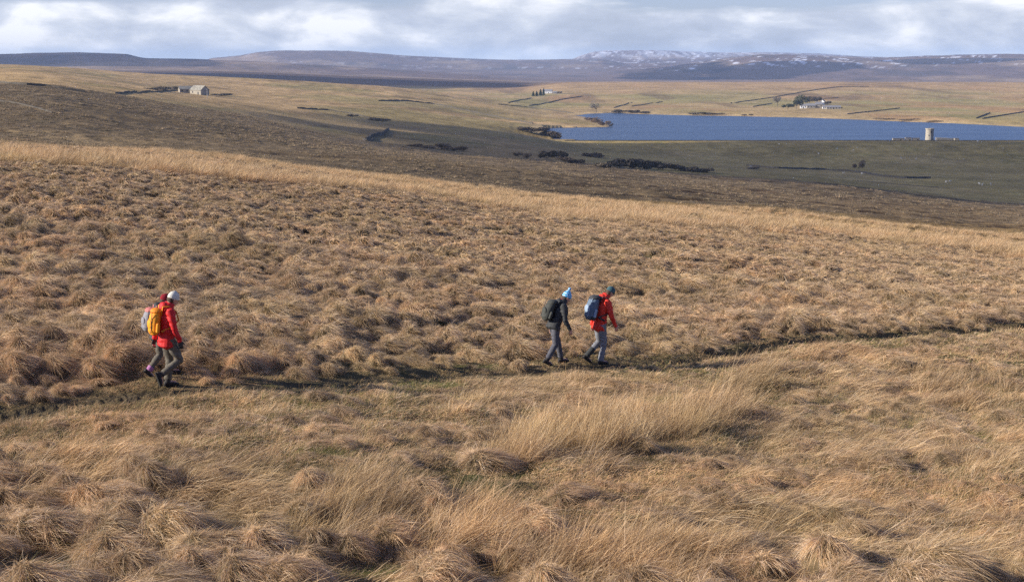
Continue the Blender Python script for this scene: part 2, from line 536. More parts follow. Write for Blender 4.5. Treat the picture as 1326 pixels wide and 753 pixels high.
# snow: drifts lying along contour lines, thick on the high escarpment
sn = fbm(XX / 42, YY / 150, 37, 4, 0.6)
drift = np.clip(sstep(0.33, 0.40, sn) * (0.35 + 0.65 * sstep(700, 900, uP)) * sstep(6300, 6600, YY) * (Zg > CZ - 40), 0, 1)
top = sstep(CZ + 12, CZ + 60, Zg + 10 * fbm(XX / 70, YY / 300, 38, 4, 0.7)) * sstep(10900, 11300, YY) * sstep(725, 760, uP) * (1 - sstep(930, 1010, uP) * 0.55)
C = mixc(C, (0.74, 0.76, 0.82), np.clip(drift * 0.85 * (1 - sstep(8700, 8800, YY) * (1 - sstep(9000, 9500, YY))) + top * (0.10 + 0.5 * sstep(-0.25, 0.25, fbm(XX / 24, YY / 500, 39, 3, 0.7))), 0, 1))
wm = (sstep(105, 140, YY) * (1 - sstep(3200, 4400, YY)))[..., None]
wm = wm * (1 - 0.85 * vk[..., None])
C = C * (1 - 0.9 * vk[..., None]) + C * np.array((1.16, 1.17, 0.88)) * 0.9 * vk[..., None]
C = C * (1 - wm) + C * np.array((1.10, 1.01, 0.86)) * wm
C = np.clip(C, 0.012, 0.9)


# ------------------------------------------------------------------ mesh helpers
def mesh_np(name, V, Q=None, T=None, colors=None, smooth=False):
    me = bpy.data.meshes.new(name)
    V = np.ascontiguousarray(V, dtype=np.float32)
    nq = 0 if Q is None else len(Q)
    nt = 0 if T is None else len(T)
    me.vertices.add(len(V))
    me.vertices.foreach_set('co', V.ravel())
    me.loops.add(nq * 4 + nt * 3)
    me.polygons.add(nq + nt)
    li = []
    st = []
    if nq:
        li.append(np.asarray(Q, np.int32).ravel())
        st.append(np.arange(nq, dtype=np.int32) * 4)
    if nt:
        li.append(np.asarray(T, np.int32).ravel())
        st.append(nq * 4 + np.arange(nt, dtype=np.int32) * 3)
    me.loops.foreach_set('vertex_index', np.concatenate(li))
    me.polygons.foreach_set('loop_start', np.concatenate(st))
    me.polygons.foreach_set('use_smooth', np.full(nq + nt, smooth))
    if colors is not None:
        at = me.color_attributes.new('Col', 'FLOAT_COLOR', 'POINT')
        c4 = np.ones((len(V), 4), np.float32)
        c4[:, :3] = colors
        at.data.foreach_set('color', c4.ravel())
    me.update(calc_edges=True)
    return me


def link(name, me, mat=None, parent=None):
    o = bpy.data.objects.new(name, me)
    col.objects.link(o)
    if mat is not None:
        me.materials.append(mat)
    if parent is not None:
        o.parent = parent
    return o


def tag(o, label=None, cat=None, group=None, kind=None):
    if label:
        o['label'] = label
    if cat:
        o['category'] = cat
    if group:
        o['group'] = group
    if kind:
        o['kind'] = kind
    return o


def empty(name, loc, label, cat, rz=0, group=None):
    o = bpy.data.objects.new(name, None)
    o.empty_display_size = 0.2
    col.objects.link(o)
    o.location = loc
    o.rotation_euler = (0, 0, rz)
    return tag(o, label, cat, group)


# ------------------------------------------------------------------ materials
def new_mat(name):
    m = bpy.data.materials.new(name)
    m.use_nodes = True
    m.node_tree.nodes.clear()
    return m, NT(m.node_tree)


def principled(t, color, rough=0.9, spec=0.2, normal=None, extra=None):
    inp = {'Base Color': color, 'Roughness': rough, 'Specular IOR Level': spec}
    if normal is not None:
        inp['Normal'] = normal
    inp.update(extra or {})
    return t.n('ShaderNodeBsdfPrincipled', inp)


def out(t, sh_):
    t.n('ShaderNodeOutputMaterial', {0: sh_.outputs[0]})


def simple_mat(name, c, rough=0.85, var=0.25, scale=20.0, spec=0.2, bump=0.0, bscale=None, c2=None, coords='Object'):
    m, t = new_mat(name)
    tcn = t.n('ShaderNodeTexCoord')
    nz = t.n('ShaderNodeTexNoise', {'Vector': tcn.outputs[coords], 'Scale': scale, 'Detail': 5.0, 'Roughness': 0.6})
    if c2 is None:
        lo = tuple(x * (1 - var) for x in c)
        hi = tuple(min(1, x * (1 + var)) for x in c)
    else:
        lo, hi = c, c2
    cc = t.ramp(nz.outputs[0], [(0.3, lo), (0.7, hi)])
    nrm = None
    if bump > 0:
        n2 = t.n('ShaderNodeTexNoise', {'Vector': tcn.outputs[coords], 'Scale': bscale or scale, 'Detail': 4.0})
        nrm = t.n('ShaderNodeBump', {'Strength': 1.0, 'Distance': bump, 'Height': n2.outputs[0]}).outputs[0]
    out(t, principled(t, cc if True else None, rough, spec, nrm))
    return m


def ground_material():
    m, t = new_mat("moor_ground")
    at = t.n('ShaderNodeAttribute', attribute_name='Col')
    geo = t.n('ShaderNodeNewGeometry')
    pos = geo.outputs['Position']
    fine = t.n('ShaderNodeTexNoise', {'Vector': pos, 'Scale': 2.2, 'Detail': 8.0, 'Roughness': 0.7})
    mid = t.n('ShaderNodeTexNoise', {'Vector': pos, 'Scale': 0.12, 'Detail': 8.0, 'Roughness': 0.65})
    big = t.n('ShaderNodeTexNoise', {'Vector': pos, 'Scale': 0.012, 'Detail': 10.0, 'Roughness': 0.68})
    f1 = t.math('MULTIPLY_ADD', fine.outputs[0], 1.3, 0.35)
    f2 = t.math('MULTIPLY_ADD', mid.outputs[0], 1.9, 0.05)
    f3 = t.math('MULTIPLY_ADD', big.outputs[0], 1.6, 0.2)
    f = t.math('MULTIPLY', t.math('MULTIPLY', f1, f2), f3)
    cc = t.n('ShaderNodeVectorMath', {0: at.outputs[0], 'Scale': f}, operation='SCALE')
    b1 = t.n('ShaderNodeBump', {'Strength': 0.9, 'Distance': 0.35, 'Height': t.n('ShaderNodeTexNoise', {'Vector': pos, 'Scale': 0.9, 'Detail': 6.0, 'Roughness': 0.7}).outputs[0]})
    b2 = t.n('ShaderNodeBump', {'Strength': 0.8, 'Distance': 4.0, 'Height': big.outputs[0], 'Normal': b1.outputs[0]})
    out(t, principled(t, cc.outputs[0], 1.0, 0.05, b2.outputs[0]))
    return m


def grass_material(name, tint=(1, 1, 1), transl=0.28):
    m, t = new_mat(name)
    at = t.n('ShaderNodeAttribute', attribute_name='Col')
    geo = t.n('ShaderNodeNewGeometry')
    oi = t.n('ShaderNodeObjectInfo')
    nz = t.n('ShaderNodeTexNoise', {'Vector': geo.outputs['Position'], 'Scale': 0.22, 'Detail': 5.0, 'Roughness': 0.6})
    nz2 = t.n('ShaderNodeTexNoise', {'Vector': geo.outputs['Position'], 'Scale': 1.1, 'Detail': 3.0})
    warm = t.ramp(nz.outputs[0], [(0.36, (0.95, 0.955, 0.88)), (0.5, (1.0, 1.0, 1.0)), (0.66, (1.06, 0.985, 0.92))])
    pale = t.ramp(nz2.outputs[0], [(0.3, (0.80, 0.79, 0.80)), (0.7, (1.15, 1.15, 1.12))])
    rnd = t.math('MULTIPLY_ADD', oi.outputs['Random'], 0.45, 0.92)
    c1 = t.mix(1.0, at.outputs[0], warm, 'MULTIPLY')
    c2 = t.mix(1.0, c1, pale, 'MULTIPLY')
    c3 = t.n('ShaderNodeVectorMath', {0: c2, 'Scale': rnd}, operation='SCALE')
    c4 = t.mix(1.0, c3.outputs[0], tint, 'MULTIPLY')
    d = principled(t, c4, 0.75, 0.12)
    tr = t.n('ShaderNodeBsdfTranslucent', {'Color': c4})
    mx = t.n('ShaderNodeMixShader', {0: transl, 1: d.outputs[0], 2: tr.outputs[0]})
    out(t, mx)
    return m


M_ground = ground_material()
M_grass = grass_material("dry_grass")
M_rush = grass_material("tall_dry_grass", (1.02, 0.95, 0.86))

# ground sheet
idx = np.arange(NR * NC).reshape(NR, NC)
Qs = np.stack([idx[:-1, :-1], idx[:-1, 1:], idx[1:, 1:], idx[1:, :-1]], -1).reshape(-1, 4)
P3 = np.stack([XX, YY, Zg], -1).reshape(-1, 3)
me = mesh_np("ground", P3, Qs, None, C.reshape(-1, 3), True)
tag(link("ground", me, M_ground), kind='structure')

# lake surface
m, t = new_mat("lake_water")
geo = t.n('ShaderNodeNewGeometry')
mp = t.n('ShaderNodeMapping', {'Vector': geo.outputs['Position'], 'Scale': (0.10, 0.05, 1.0)})
wv = t.n('ShaderNodeTexNoise', {'Vector': mp.outputs[0], 'Scale': 1.0, 'Detail': 5.0, 'Roughness': 0.65})
wb = t.n('ShaderNodeTexNoise', {'Vector': t.n('ShaderNodeMapping', {'Vector': geo.outputs['Position'], 'Scale': (0.006, 0.035, 1.0)}).outputs[0], 'Scale': 1.0, 'Detail': 4.0})
bp = t.n('ShaderNodeBump', {'Strength': 1.0, 'Distance': 2.2, 'Height': wv.outputs[0]})
wc = t.ramp(wb.outputs[0], [(0.35, (0.014, 0.034, 0.066)), (0.65, (0.042, 0.072, 0.115))])
out(t, principled(t, wc, 0.32, 0.5, bp.outputs[0]))
M_water = m
wx = np.linspace(-60, 1400, 60)
wy = np.linspace(1156, 1990, 40)
WX, WY = np.meshgrid(wx, wy)
ii = np.arange(WX.size).reshape(WX.shape)
me = mesh_np("water", np.stack([WX, WY, np.full_like(WX, WATER)], -1).reshape(-1, 3), np.stack([ii[:-1, :-1], ii[:-1, 1:], ii[1:, 1:], ii[1:, :-1]], -1).reshape(-1, 4))
tag(link("water", me, M_water), kind='structure')

# ------------------------------------------------------------------ grass blades
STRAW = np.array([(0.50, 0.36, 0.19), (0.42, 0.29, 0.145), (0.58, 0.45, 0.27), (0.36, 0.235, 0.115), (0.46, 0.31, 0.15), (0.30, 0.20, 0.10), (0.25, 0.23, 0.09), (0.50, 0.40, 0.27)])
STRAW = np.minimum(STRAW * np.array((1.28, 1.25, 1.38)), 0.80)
ROOT = np.array((0.065, 0.050, 0.025))  # natural dark grass base, deepened to paint shade into the gaps


def blades(root, d0, L, bend, width, seg=3, pal=STRAW, prob=None, rootmix=0.75, r=rng, flat=None):
    n = len(root)
    s = np.linspace(0, 1, seg + 1)
    c = root[:, None, :] + L[:, None, None] * (d0[:, None, :] * s[None, :, None] + bend[:, None, :] * (s ** 2)[None, :, None])
    side = np.cross(d0 + 0.5 * bend, r.normal(size=(n, 3)))
    side /= np.linalg.norm(side, axis=1, keepdims=True) + 1e-9
    wd = width[:, None] * (1 - 0.75 * s[None, :seg])
    a = c[:, :seg] - side[:, None] * wd[..., None] * 0.5
    b = c[:, :seg] + side[:, None] * wd[..., None] * 0.5
    V = np.concatenate([np.stack([a, b], 2).reshape(n, seg * 2, 3), c[:, seg:]], 1)
    k = seg * 2 + 1
    base = (np.arange(n) * k)[:, None, None]
    q = np.array([[2 * i, 2 * i + 1, 2 * i + 3, 2 * i + 2] for i in range(seg - 1)])
    Q = (base + q[None]).reshape(-1, 4)
    T = (base + np.array([[2 * seg - 2, 2 * seg - 1, 2 * seg]])[None]).reshape(-1, 3)
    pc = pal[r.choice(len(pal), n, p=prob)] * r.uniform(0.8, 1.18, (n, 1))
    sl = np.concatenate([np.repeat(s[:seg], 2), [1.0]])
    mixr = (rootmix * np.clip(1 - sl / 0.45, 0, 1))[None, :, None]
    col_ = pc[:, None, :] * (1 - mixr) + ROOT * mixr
    return V.reshape(-1, 3), Q, T, col_.reshape(-1, 3)


def join(parts):
    Vs, Qs_, Ts, Cs = [], [], [], []
    o_ = 0
    for V, Q, T, c in parts:
        Vs.append(V)
        Cs.append(c)
        if Q is not None and len(Q):
            Qs_.append(Q + o_)
        if T is not None and len(T):
            Ts.append(T + o_)
        o_ += len(V)
    return np.concatenate(Vs), (np.concatenate(Qs_) if Qs_ else None), (np.concatenate(Ts) if Ts else None), np.concatenate(Cs)


WIND = np.array((0.8, -0.35, 0.0))


def dome(radius, height, seg=14, rings=5, color=(0.16, 0.115, 0.06), r=rng):
    V = []
    for i in range(rings + 1):
        th = i / rings * math.pi / 2
        for j in range(seg):
            a = 2 * math.pi * j / seg
            rr = radius * math.cos(th) * (1 + 0.12 * r.normal())
            V.append((rr * math.cos(a), rr * math.sin(a), height * (math.sin(th) - 0.15) * (1 + 0.05 * r.normal())))
    V = np.array(V)
    Q = np.array([[i * seg + j, i * seg + (j + 1) % seg, (i + 1) * seg + (j + 1) % seg, (i + 1) * seg + j] for i in range(rings) for j in range(seg)])
    c = np.tile(np.array(color), (len(V), 1)) * r.uniform(0.7, 1.2, (len(V), 1))
    return V, Q, None, c


def tussock(n, width, seed, hgt=0.36, rad=0.28, Lm=0.30, droop=1.0, seg=3):
    """ragged matted tussock: several crowns, combed this way and that"""
    r = np.random.default_rng(seed)
    nc = r.integers(2, 5)
    ca_ = r.uniform(0, 6.283, nc)
    cr_ = rad * r.uniform(0.1, 0.55, nc)
    cc_ = np.stack([cr_ * np.cos(ca_), cr_ * np.sin(ca_)], 1)
    chh = r.uniform(0.6, 1.0, nc) * hgt
    cw = rad * r.uniform(0.6, 0.95, nc)
    ang = r.uniform(0, 2 * math.pi, n)
    lobes = 1 + 0.22 * np.sin(2 * ang + r.uniform(0, 6)) + 0.14 * np.sin(3 * ang + r.uniform(0, 6))
    rr = rad * np.sqrt(r.uniform(0, 1, n)) * lobes
    x, y = rr * np.cos(ang), rr * np.sin(ang)

    def hfun(x, y):
        q = np.stack([chh[k] * np.sqrt(np.clip(1 - ((x - cc_[k, 0]) ** 2 + (y - cc_[k, 1]) ** 2) / (cw[k] * 1.15) ** 2, 0, 1)) for k in range(nc)])
        return np.log(np.exp(q * 14).sum(0) / nc) / 14 + 0.045 * fbm(x * 8, y * 8, seed, 2)
    e = 0.02
    z = hfun(x, y)
    gx = -(hfun(x + e, y) - hfun(x - e, y)) / (2 * e)
    gy = -(hfun(x, y + e) - hfun(x, y - e)) / (2 * e)
    g = np.stack([gx, gy, np.zeros(n)], 1)
    g /= np.maximum(1.0, np.linalg.norm(g, axis=1, keepdims=True))
    root = np.stack([x, y, z - 0.02], 1)
    fa = 3.0 * fbm(x * 5 + seed, y * 5, seed + 3, 2)
    flow = np.stack([np.cos(fa), np.sin(fa), np.zeros(n)], 1)
    wdir = WIND * r.uniform(0.0, 0.8)
    lock = fbm(x * 22, y * 22, seed + 9, 1)[:, None]
    d0 = g * 0.7 + flow * 0.30 + WIND * 0.12 + wdir * 0.28 + np.array((0, 0, 1.0)) * (0.30 + 0.22 * lock + 0.22 * r.random((n, 1))) + r.normal(size=(n, 3)) * 0.20
    d0[:, 2] = np.maximum(d0[:, 2], 0.08)
    d0 /= np.linalg.norm(d0, axis=1, keepdims=True)
    bend = g * 0.35 + flow * 0.20 + wdir * 0.45 - np.array((0, 0, 1.0)) * (droop * r.uniform(0.4, 1.2, (n, 1))) + r.normal(size=(n, 3)) * 0.20
    L = Lm * r.uniform(0.45, 1.3, n) * (1 + 0.3 * lock[:, 0])
    stray = r.random(n) < 0.05
    L = np.where(stray, L * 1.35, L)
    bend[stray] *= 0.3
    wd = width * r.uniform(0.7, 1.3, n)
    prob = np.array([3, 3, 2.6, 1.6, 2, 0.9, 0.3, 2.2])
    prob /= prob.sum()
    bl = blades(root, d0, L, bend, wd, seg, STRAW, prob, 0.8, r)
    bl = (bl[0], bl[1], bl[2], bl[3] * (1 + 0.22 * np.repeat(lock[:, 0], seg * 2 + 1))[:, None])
    # the mat of old leaves under the blades
    gx_, gy_ = np.meshgrid(np.linspace(-1.25, 1.25, 13) * rad, np.linspace(-1.25, 1.25, 13) * rad)
    gz = hfun(gx_.ravel(), gy_.ravel()) - 0.05 - 1.3 * np.clip(np.hypot(gx_, gy_).ravel() / rad - 0.85, 0, 1)
    ii_ = np.arange(169).reshape(13, 13)
    Qm = np.stack([ii_[:-1, :-1], ii_[:-1, 1:], ii_[1:, 1:], ii_[1:, :-1]], -1).reshape(-1, 4)
    Vm = np.stack([gx_.ravel(), gy_.ravel(), gz], 1)
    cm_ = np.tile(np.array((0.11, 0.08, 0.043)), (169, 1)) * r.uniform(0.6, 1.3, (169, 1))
    V, Q, T, c = join([bl, (Vm, Qm, None, cm_)])
    return mesh_np("tussock", V, Q, T, c)


def sward(n, width, seed, size=0.42, Lm=0.13, green=0.25, seg=2):
    r = np.random.default_rng(seed)
    root = np.stack([r.normal(0, size * 0.45, n), r.normal(0, size * 0.45, n), np.full(n, -0.02)], 1)
    cl = fbm(root[:, 0] * 6, root[:, 1] * 6, seed, 2)
    d0 = r.normal(size=(n, 3)) * 0.45 + np.array((0, 0, 0.8)) + WIND * 0.35 + np.stack([cl, np.roll(cl, 3), np.zeros(n)], 1) * 0.4
    d0[:, 2] = np.abs(d0[:, 2])
    d0 /= np.linalg.norm(d0, axis=1, keepdims=True)
    bend = WIND * 0.5 - np.array((0, 0, 0.8)) * r.uniform(0.4, 1.1, (n, 1)) + r.normal(size=(n, 3)) * 0.3
    L = Lm * r.uniform(0.5, 1.5, n)
    pal = np.vstack([STRAW, [(0.16, 0.17, 0.055), (0.22, 0.21, 0.08)]])
    prob = np.array([2, 2, 1, 1.6, 1.6, 1.5, 1.4, 0.8, green * 9, green * 8])
    prob /= prob.sum()
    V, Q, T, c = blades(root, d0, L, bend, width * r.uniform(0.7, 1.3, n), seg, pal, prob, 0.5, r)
    return mesh_np("sward", V, Q, T, c)


TALLPAL = np.array([(0.58, 0.43, 0.26), (0.52, 0.37, 0.21), (0.64, 0.50, 0.33), (0.44, 0.31, 0.175), (0.49, 0.36, 0.22), (0.69, 0.57, 0.42), (0.34, 0.25, 0.145)])


def tall_blades(n, width, r, rad=0.16, Lm=0.62, lean=0.35, droop=0.5, seg=4, spread=0.22):
    ang = r.uniform(0, 2 * math.pi, n)
    rr = rad * np.sqrt(r.uniform(0, 1, n))
    root = np.stack([rr * np.cos(ang), rr * np.sin(ang), np.full(n, -0.03)], 1)
    outw = np.stack([np.cos(ang), np.sin(ang), np.zeros(n)], 1)
    d0 = outw * spread * r.uniform(0, 1, (n, 1)) + np.array((lean, lean * -0.15, 1.0)) + r.normal(size=(n, 3)) * 0.20
    d0 /= np.linalg.norm(d0, axis=1, keepdims=True)
    bend = outw * 0.25 * r.uniform(0, 1, (n, 1)) + np.array((droop * 0.8, -0.1 * droop, 0)) * r.uniform(0.3, 1.2, (n, 1)) - np.array((0, 0, droop * 0.55)) * r.uniform(0.2, 1.4, (n, 1)) + r.normal(size=(n, 3)) * 0.16
    L = Lm * r.uniform(0.35, 1.25, n)
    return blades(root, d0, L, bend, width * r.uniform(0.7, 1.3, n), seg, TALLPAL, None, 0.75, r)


def instancer(name, protos, mat, pts, rot, scl, var, kind='stuff'):
    """one object whose points carry copies of the prototypes (geometry nodes)"""
    coll = bpy.data.collections.new(name + "_set")
    for k, pm_ in enumerate(protos):
        o = bpy.data.objects.new("%s_kind_%02d" % (name, k), pm_)
        pm_.materials.append(mat)
        coll.objects.link(o)
    me_ = bpy.data.meshes.new(name)
    me_.vertices.add(len(pts))
    me_.vertices.foreach_set('co', np.asarray(pts, np.float32).ravel())
    a = me_.attributes.new('rot', 'FLOAT_VECTOR', 'POINT')
    a.data.foreach_set('vector', np.asarray(rot, np.float32).ravel())
    a = me_.attributes.new('scl', 'FLOAT_VECTOR', 'POINT')
    a.data.foreach_set('vector', np.asarray(scl, np.float32).ravel())
    a = me_.attributes.new('var', 'INT', 'POINT')
    a.data.foreach_set('value', np.asarray(var, np.int32))
    me_.materials.append(mat)
    o = bpy.data.objects.new(name, me_)
    col.objects.link(o)
    g = bpy.data.node_groups.new(name + "_nodes", 'GeometryNodeTree')
    g.interface.new_socket('Geometry', in_out='INPUT', socket_type='NodeSocketGeometry')
    g.interface.new_socket('Geometry', in_out='OUTPUT', socket_type='NodeSocketGeometry')
    t = NT(g)
    gi = t.n('NodeGroupInput')
    go = t.n('NodeGroupOutput')
    ci = t.n('GeometryNodeCollectionInfo', {'Collection': coll, 'Separate Children': True, 'Reset Children': True})
    m2p = t.n('GeometryNodeMeshToPoints', {'Mesh': gi.outputs[0]})
    ra = t.n('GeometryNodeInputNamedAttribute', {'Name': 'rot'}, data_type='FLOAT_VECTOR')
    sa = t.n('GeometryNodeInputNamedAttribute', {'Name': 'scl'}, data_type='FLOAT_VECTOR')
    va = t.n('GeometryNodeInputNamedAttribute', {'Name': 'var'}, data_type='INT')
    e2r = t.n('FunctionNodeEulerToRotation', {0: ra.outputs[0]})
    iop = t.n('GeometryNodeInstanceOnPoints', {'Points': m2p.outputs[0], 'Instance': ci.outputs[0], 'Pick Instance': True, 'Instance Index': va.outputs[0], 'Rotation': e2r.outputs[0], 'Scale': sa.outputs[0]})
    t.link(iop.outputs[0], go.inputs[0])
    mod = o.modifiers.new("scatter", 'NODES')
    mod.node_group = g
    tag(o, kind=kind)
    return o


def scatter(y0, y1, pitch, margin=4.0, jitter=0.5, seed=1):
    """jittered points over the wedge the photograph looks at, and a few metres more each side"""
    r = np.random.default_rng(seed)
    xm = 0.37 * y1 + margin
    nx, ny = int(2 * xm / pitch), int((y1 - y0) / (pitch * 0.87))
    gx, gy = np.meshgrid(np.arange(nx), np.arange(ny))
    x = (gx + 0.5 * (gy % 2)) * pitch - xm + r.uniform(-jitter, jitter, gx.shape) * pitch
    y = y0 + gy * pitch * 0.87 + r.uniform(-jitter, jitter, gx.shape) * pitch
    x, y = x.ravel(), y.ravel()
    k = np.abs(x) < 0.37 * y + margin
    return x[k], y[k], r


def slope_rot(x, y, amount=0.7):
    e = 0.4
    hx = (H(x + e, y) - H(x - e, y)) / (2 * e)
    hy = (H(x, y + e) - H(x, y - e)) / (2 * e)
    return np.arctan(hy) * amount, -np.arctan(hx) * amount


def ell(u, v, cu, cv, ru, rv, ang=0.0):
    du, dv = u - cu, v - cv
    ca, sa = math.cos(R(ang)), math.sin(R(ang))
    a = (du * ca + dv * sa) / ru
    b = (-du * sa + dv * ca) / rv
    return a * a + b * b


# big clumps of tall dead grass: (centre px, radii px, tilt, blade height m, lean, droop, label)
CLUMPS = [
    (795, 560, 175, 27, -9, 0.62, 0.20, 0.25, 'long bank of tall straw coloured grass below the two hikers who walk together', 5200),
    (955, 512, 60, 24, -35, 0.58, 0.40, 0.35, 'pale feathery upper end of the long grass bank beside the path', 1500),
    (90, 610, 95, 30, -4, 0.60, 0.70, 0.75, 'flattened pale grass clump near the edge, below the hiker with the yellow pack', 1800),
    (285, 640, 110, 36, 6, 0.70, 1.00, 0.95, 'wide mat of bleached grass blown over flat', 2700),
    (455, 665, 85, 42, -10, 0.75, 0.45, 0.35, 'tall orange brown grass clump beside the flattened mat', 2700),
    (600, 690, 80, 36, -10, 0.75, 0.50, 0.45, 'leaning golden grass clump between the tall clumps at the front', 2400),
    (800, 735, 160, 34, 0, 0.78, 0.45, 0.40, 'broad tall grass clump nearest the camera', 4600),
    (1250, 508, 85, 24, 12, 0.60, 0.50, 0.50, 'straw coloured grass bank close to the path on the right hand slope', 2300),
    (1120, 640, 60, 16, -5, 0.42, 0.65, 0.70, 'small low pale tuft lying flat on the open grass', 700),
    (610, 525, 38, 10, -10, 0.45, 0.35, 0.40, 'short upright grass tuft left of the long grass bank', 600),
    (735, 492, 20, 6, 0, 0.50, 0.20, 0.25, 'sparse stalks of grass standing by the feet of the bobble hat hiker', 160),
    (340, 528, 40, 10, 5, 0.30, 0.60, 0.60, 'small dry tuft just below the path', 380),
    (690, 590, 60, 12, -10, 0.35, 0.7, 0.8, 'matted dead grass at the foot of the long bank', 700),
    (1295, 590, 60, 26, -20, 0.5, 0.5, 0.6, 'windblown grass tuft at the right hand edge of the frame', 900),
]


def clump_mask(u, v, grow=1.0):
    mk = np.zeros(np.shape(u))
    for c in CLUMPS:
        mk = np.maximum(mk, 1 - sstep(0.8, 1.25, ell(u, v, c[0], c[1], c[2] * grow, c[3] * grow, c[4])))
    return mk


for ci_, (cu, cv, ru, rv, ang, hh, lean, droop, lab, nb) in enumerate(CLUMPS):
    r = np.random.default_rng(100 + ci_)
    # roots: many small tufts within the footprint of the clump
    nt_ = max(12, nb // 26)
    us, vs_ = [], []
    while len(us) < nt_:
        a, b = r.uniform(-1, 1, 2)
        q = a * a + b * b
        if q > 1 or (q > 0.6 and r.random() < 0.45):
            continue
        ca, sa = math.cos(R(ang)), math.sin(R(ang))
        us.append(cu + a * ru * ca - b * rv * sa)
        vs_.append(cv + a * ru * sa + b * rv * ca)
    pts = [spot(a, b, 10, 120) for a, b in zip(us, vs_)]
    cen = spot(cu, cv, 10, 120)
    parts = []
    for p in pts:
        near = 5.0 if cen.y < 24 else 7.0
        n_b_ = int(nb / nt_ * (2.2 if cen.y < 24 else 1.5))
        ll = lean * r.uniform(0.6, 1.35)
        main_ = ci_ < 2
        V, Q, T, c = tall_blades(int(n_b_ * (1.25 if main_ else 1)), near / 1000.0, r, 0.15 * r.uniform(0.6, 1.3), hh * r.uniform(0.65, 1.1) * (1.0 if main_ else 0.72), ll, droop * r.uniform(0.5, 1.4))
        if r.random() < (0.2 if main_ else 0.7):          # tufts swept another way
            th = r.uniform(-1.3, 1.3)
            V = V @ np.array([[math.cos(th), math.sin(th), 0], [-math.sin(th), math.cos(th), 0], [0, 0, 1]])
        V = V + np.array(p - cen)
        parts.append((V, Q, T, c * r.uniform(0.74, 1.12)))
    V, Q, T, c = join(parts)
    me = mesh_np("grass_clump", V, Q, T, c)
    o = link("grass_clump", me, M_rush)
    o.location = cen
    tag(o, lab, 'grass clump', 'tall grass clumps')

FEET = [tuple(pix(220, 503, 24.8).xy), tuple(pix(209, 500, 25.5).xy), tuple(pix(717, 472, 30.6).xy), tuple(pix(776, 472, 31.4).xy)]
MOSS = [(305, 692, 34, 9), (215, 700, 26, 8), (85, 735, 40, 12), (500, 742, 50, 8), (20, 605, 24, 10), (130, 600, 20, 6), (880, 362, 24, 5), (420, 585, 40, 6), (860, 520, 40, 5), (1270, 570, 20, 14), (560, 500, 60, 4), (350, 500, 60, 3), (700, 745, 40, 10), (1195, 745, 40, 8), (620, 475, 30, 4)]
# ---- tussocks in three steps of detail
for (nm, ya, yb, pitch, nb, wd, nv, sd_) in (("tussock_grass", 10.5, 30, 0.52, 3000, 0.0028, 9, 11), ("tussock_grass", 30, 52, 0.54, 1400, 0.0045, 9, 12), ("tussock_grass", 52, 118, 0.62, 520, 0.0100, 8, 13)):
    protos = [tussock(nb, wd, sd_ * 10 + k, 0.37 + 0.04 * (k % 3), 0.26, 0.15 + 0.025 * (k % 2), 0.95 + 0.12 * (k % 3)) for k in range(nv)]
    x, y, r = scatter(ya, yb, pitch, 4.0, 0.42, sd_)
    z = H(x, y)
    u, v = uv_of(x, y, z)
    pdist = path_dist(x, y)
    cm = clump_mask(u, v)
    below = (y < np.interp(x, PATH[:, 0], PATH[:, 1]))       # on the camera's side of the path
    open_ = below & (v < 600 - 0.0 * u) | (below & (u > 700) & (v < 735))
    size = np.clip(r.lognormal(0, 0.25, len(x)) * (0.95 + 0.35 * fbm(x / 5, y / 5, 71, 2)), 0.45, 1.3)
    nearside = (y < np.interp(x, PATH[:, 0], PATH[:, 1])) & (pdist < 1.9)
    size = np.where(nearside & (x > 5), size * 0.6, size)
    size = np.where(nearside, size * 0.6, size * (0.5 + 0.5 * sstep(0.4, 1.8, pdist)))
    size = np.where(open_, size * 0.66, size)
    front = below & (v > 600) & (u < 700)
    size = np.where(front, size * 1.0, size)
    dens = fbm(x / 2.2, y / 2.2, 72, 2)
    keep = (pdist > np.where(x > 5, 0.5, 0.36)) & (r.random(len(x)) > cm * 0.85) & (dens > -0.75)
    for (gu, gv, ga, gb) in MOSS:
        keep &= (ell(u, v, gu, gv, ga, gb) > 0.8)
    for (fx, fy) in FEET:
        keep &= ~((np.abs(x - fx) < 0.55) & (y < fy + 0.35) & (y > fy - 1.1))
    keep &= ~(open_ & (dens < -0.25))
    keep &= ~(front & (fbm(x / 1.6, y / 1.6, 79, 2) < -0.22))
    keep &= ~((u > 900) & (v < 330) & (r.random(len(x)) < 0.3))
    # open spot for the feet
    x, y, z, size = x[keep], y[keep], z[keep], size[keep]
    rx, ry = slope_rot(x, y, 0.6)
    rot = np.stack([rx, ry, r.normal(0, 0.5, len(x))], 1)
    el_ = r.uniform(0.85, 1.35, len(x))
    hz = size * r.uniform(0.65, 1.2, len(x)) * np.where(open_, 0.7, 1.0)[keep] * np.where(y > 60, 0.85, 1.0)
    scl = np.stack([size * el_, size * r.uniform(0.85, 1.1, len(x)), hz], 1)
    o = instancer(nm, protos, M_grass, np.stack([x, y, z - 0.03], 1), rot, scl, r.integers(0, nv, len(x)))
    print("tussocks", len(x))

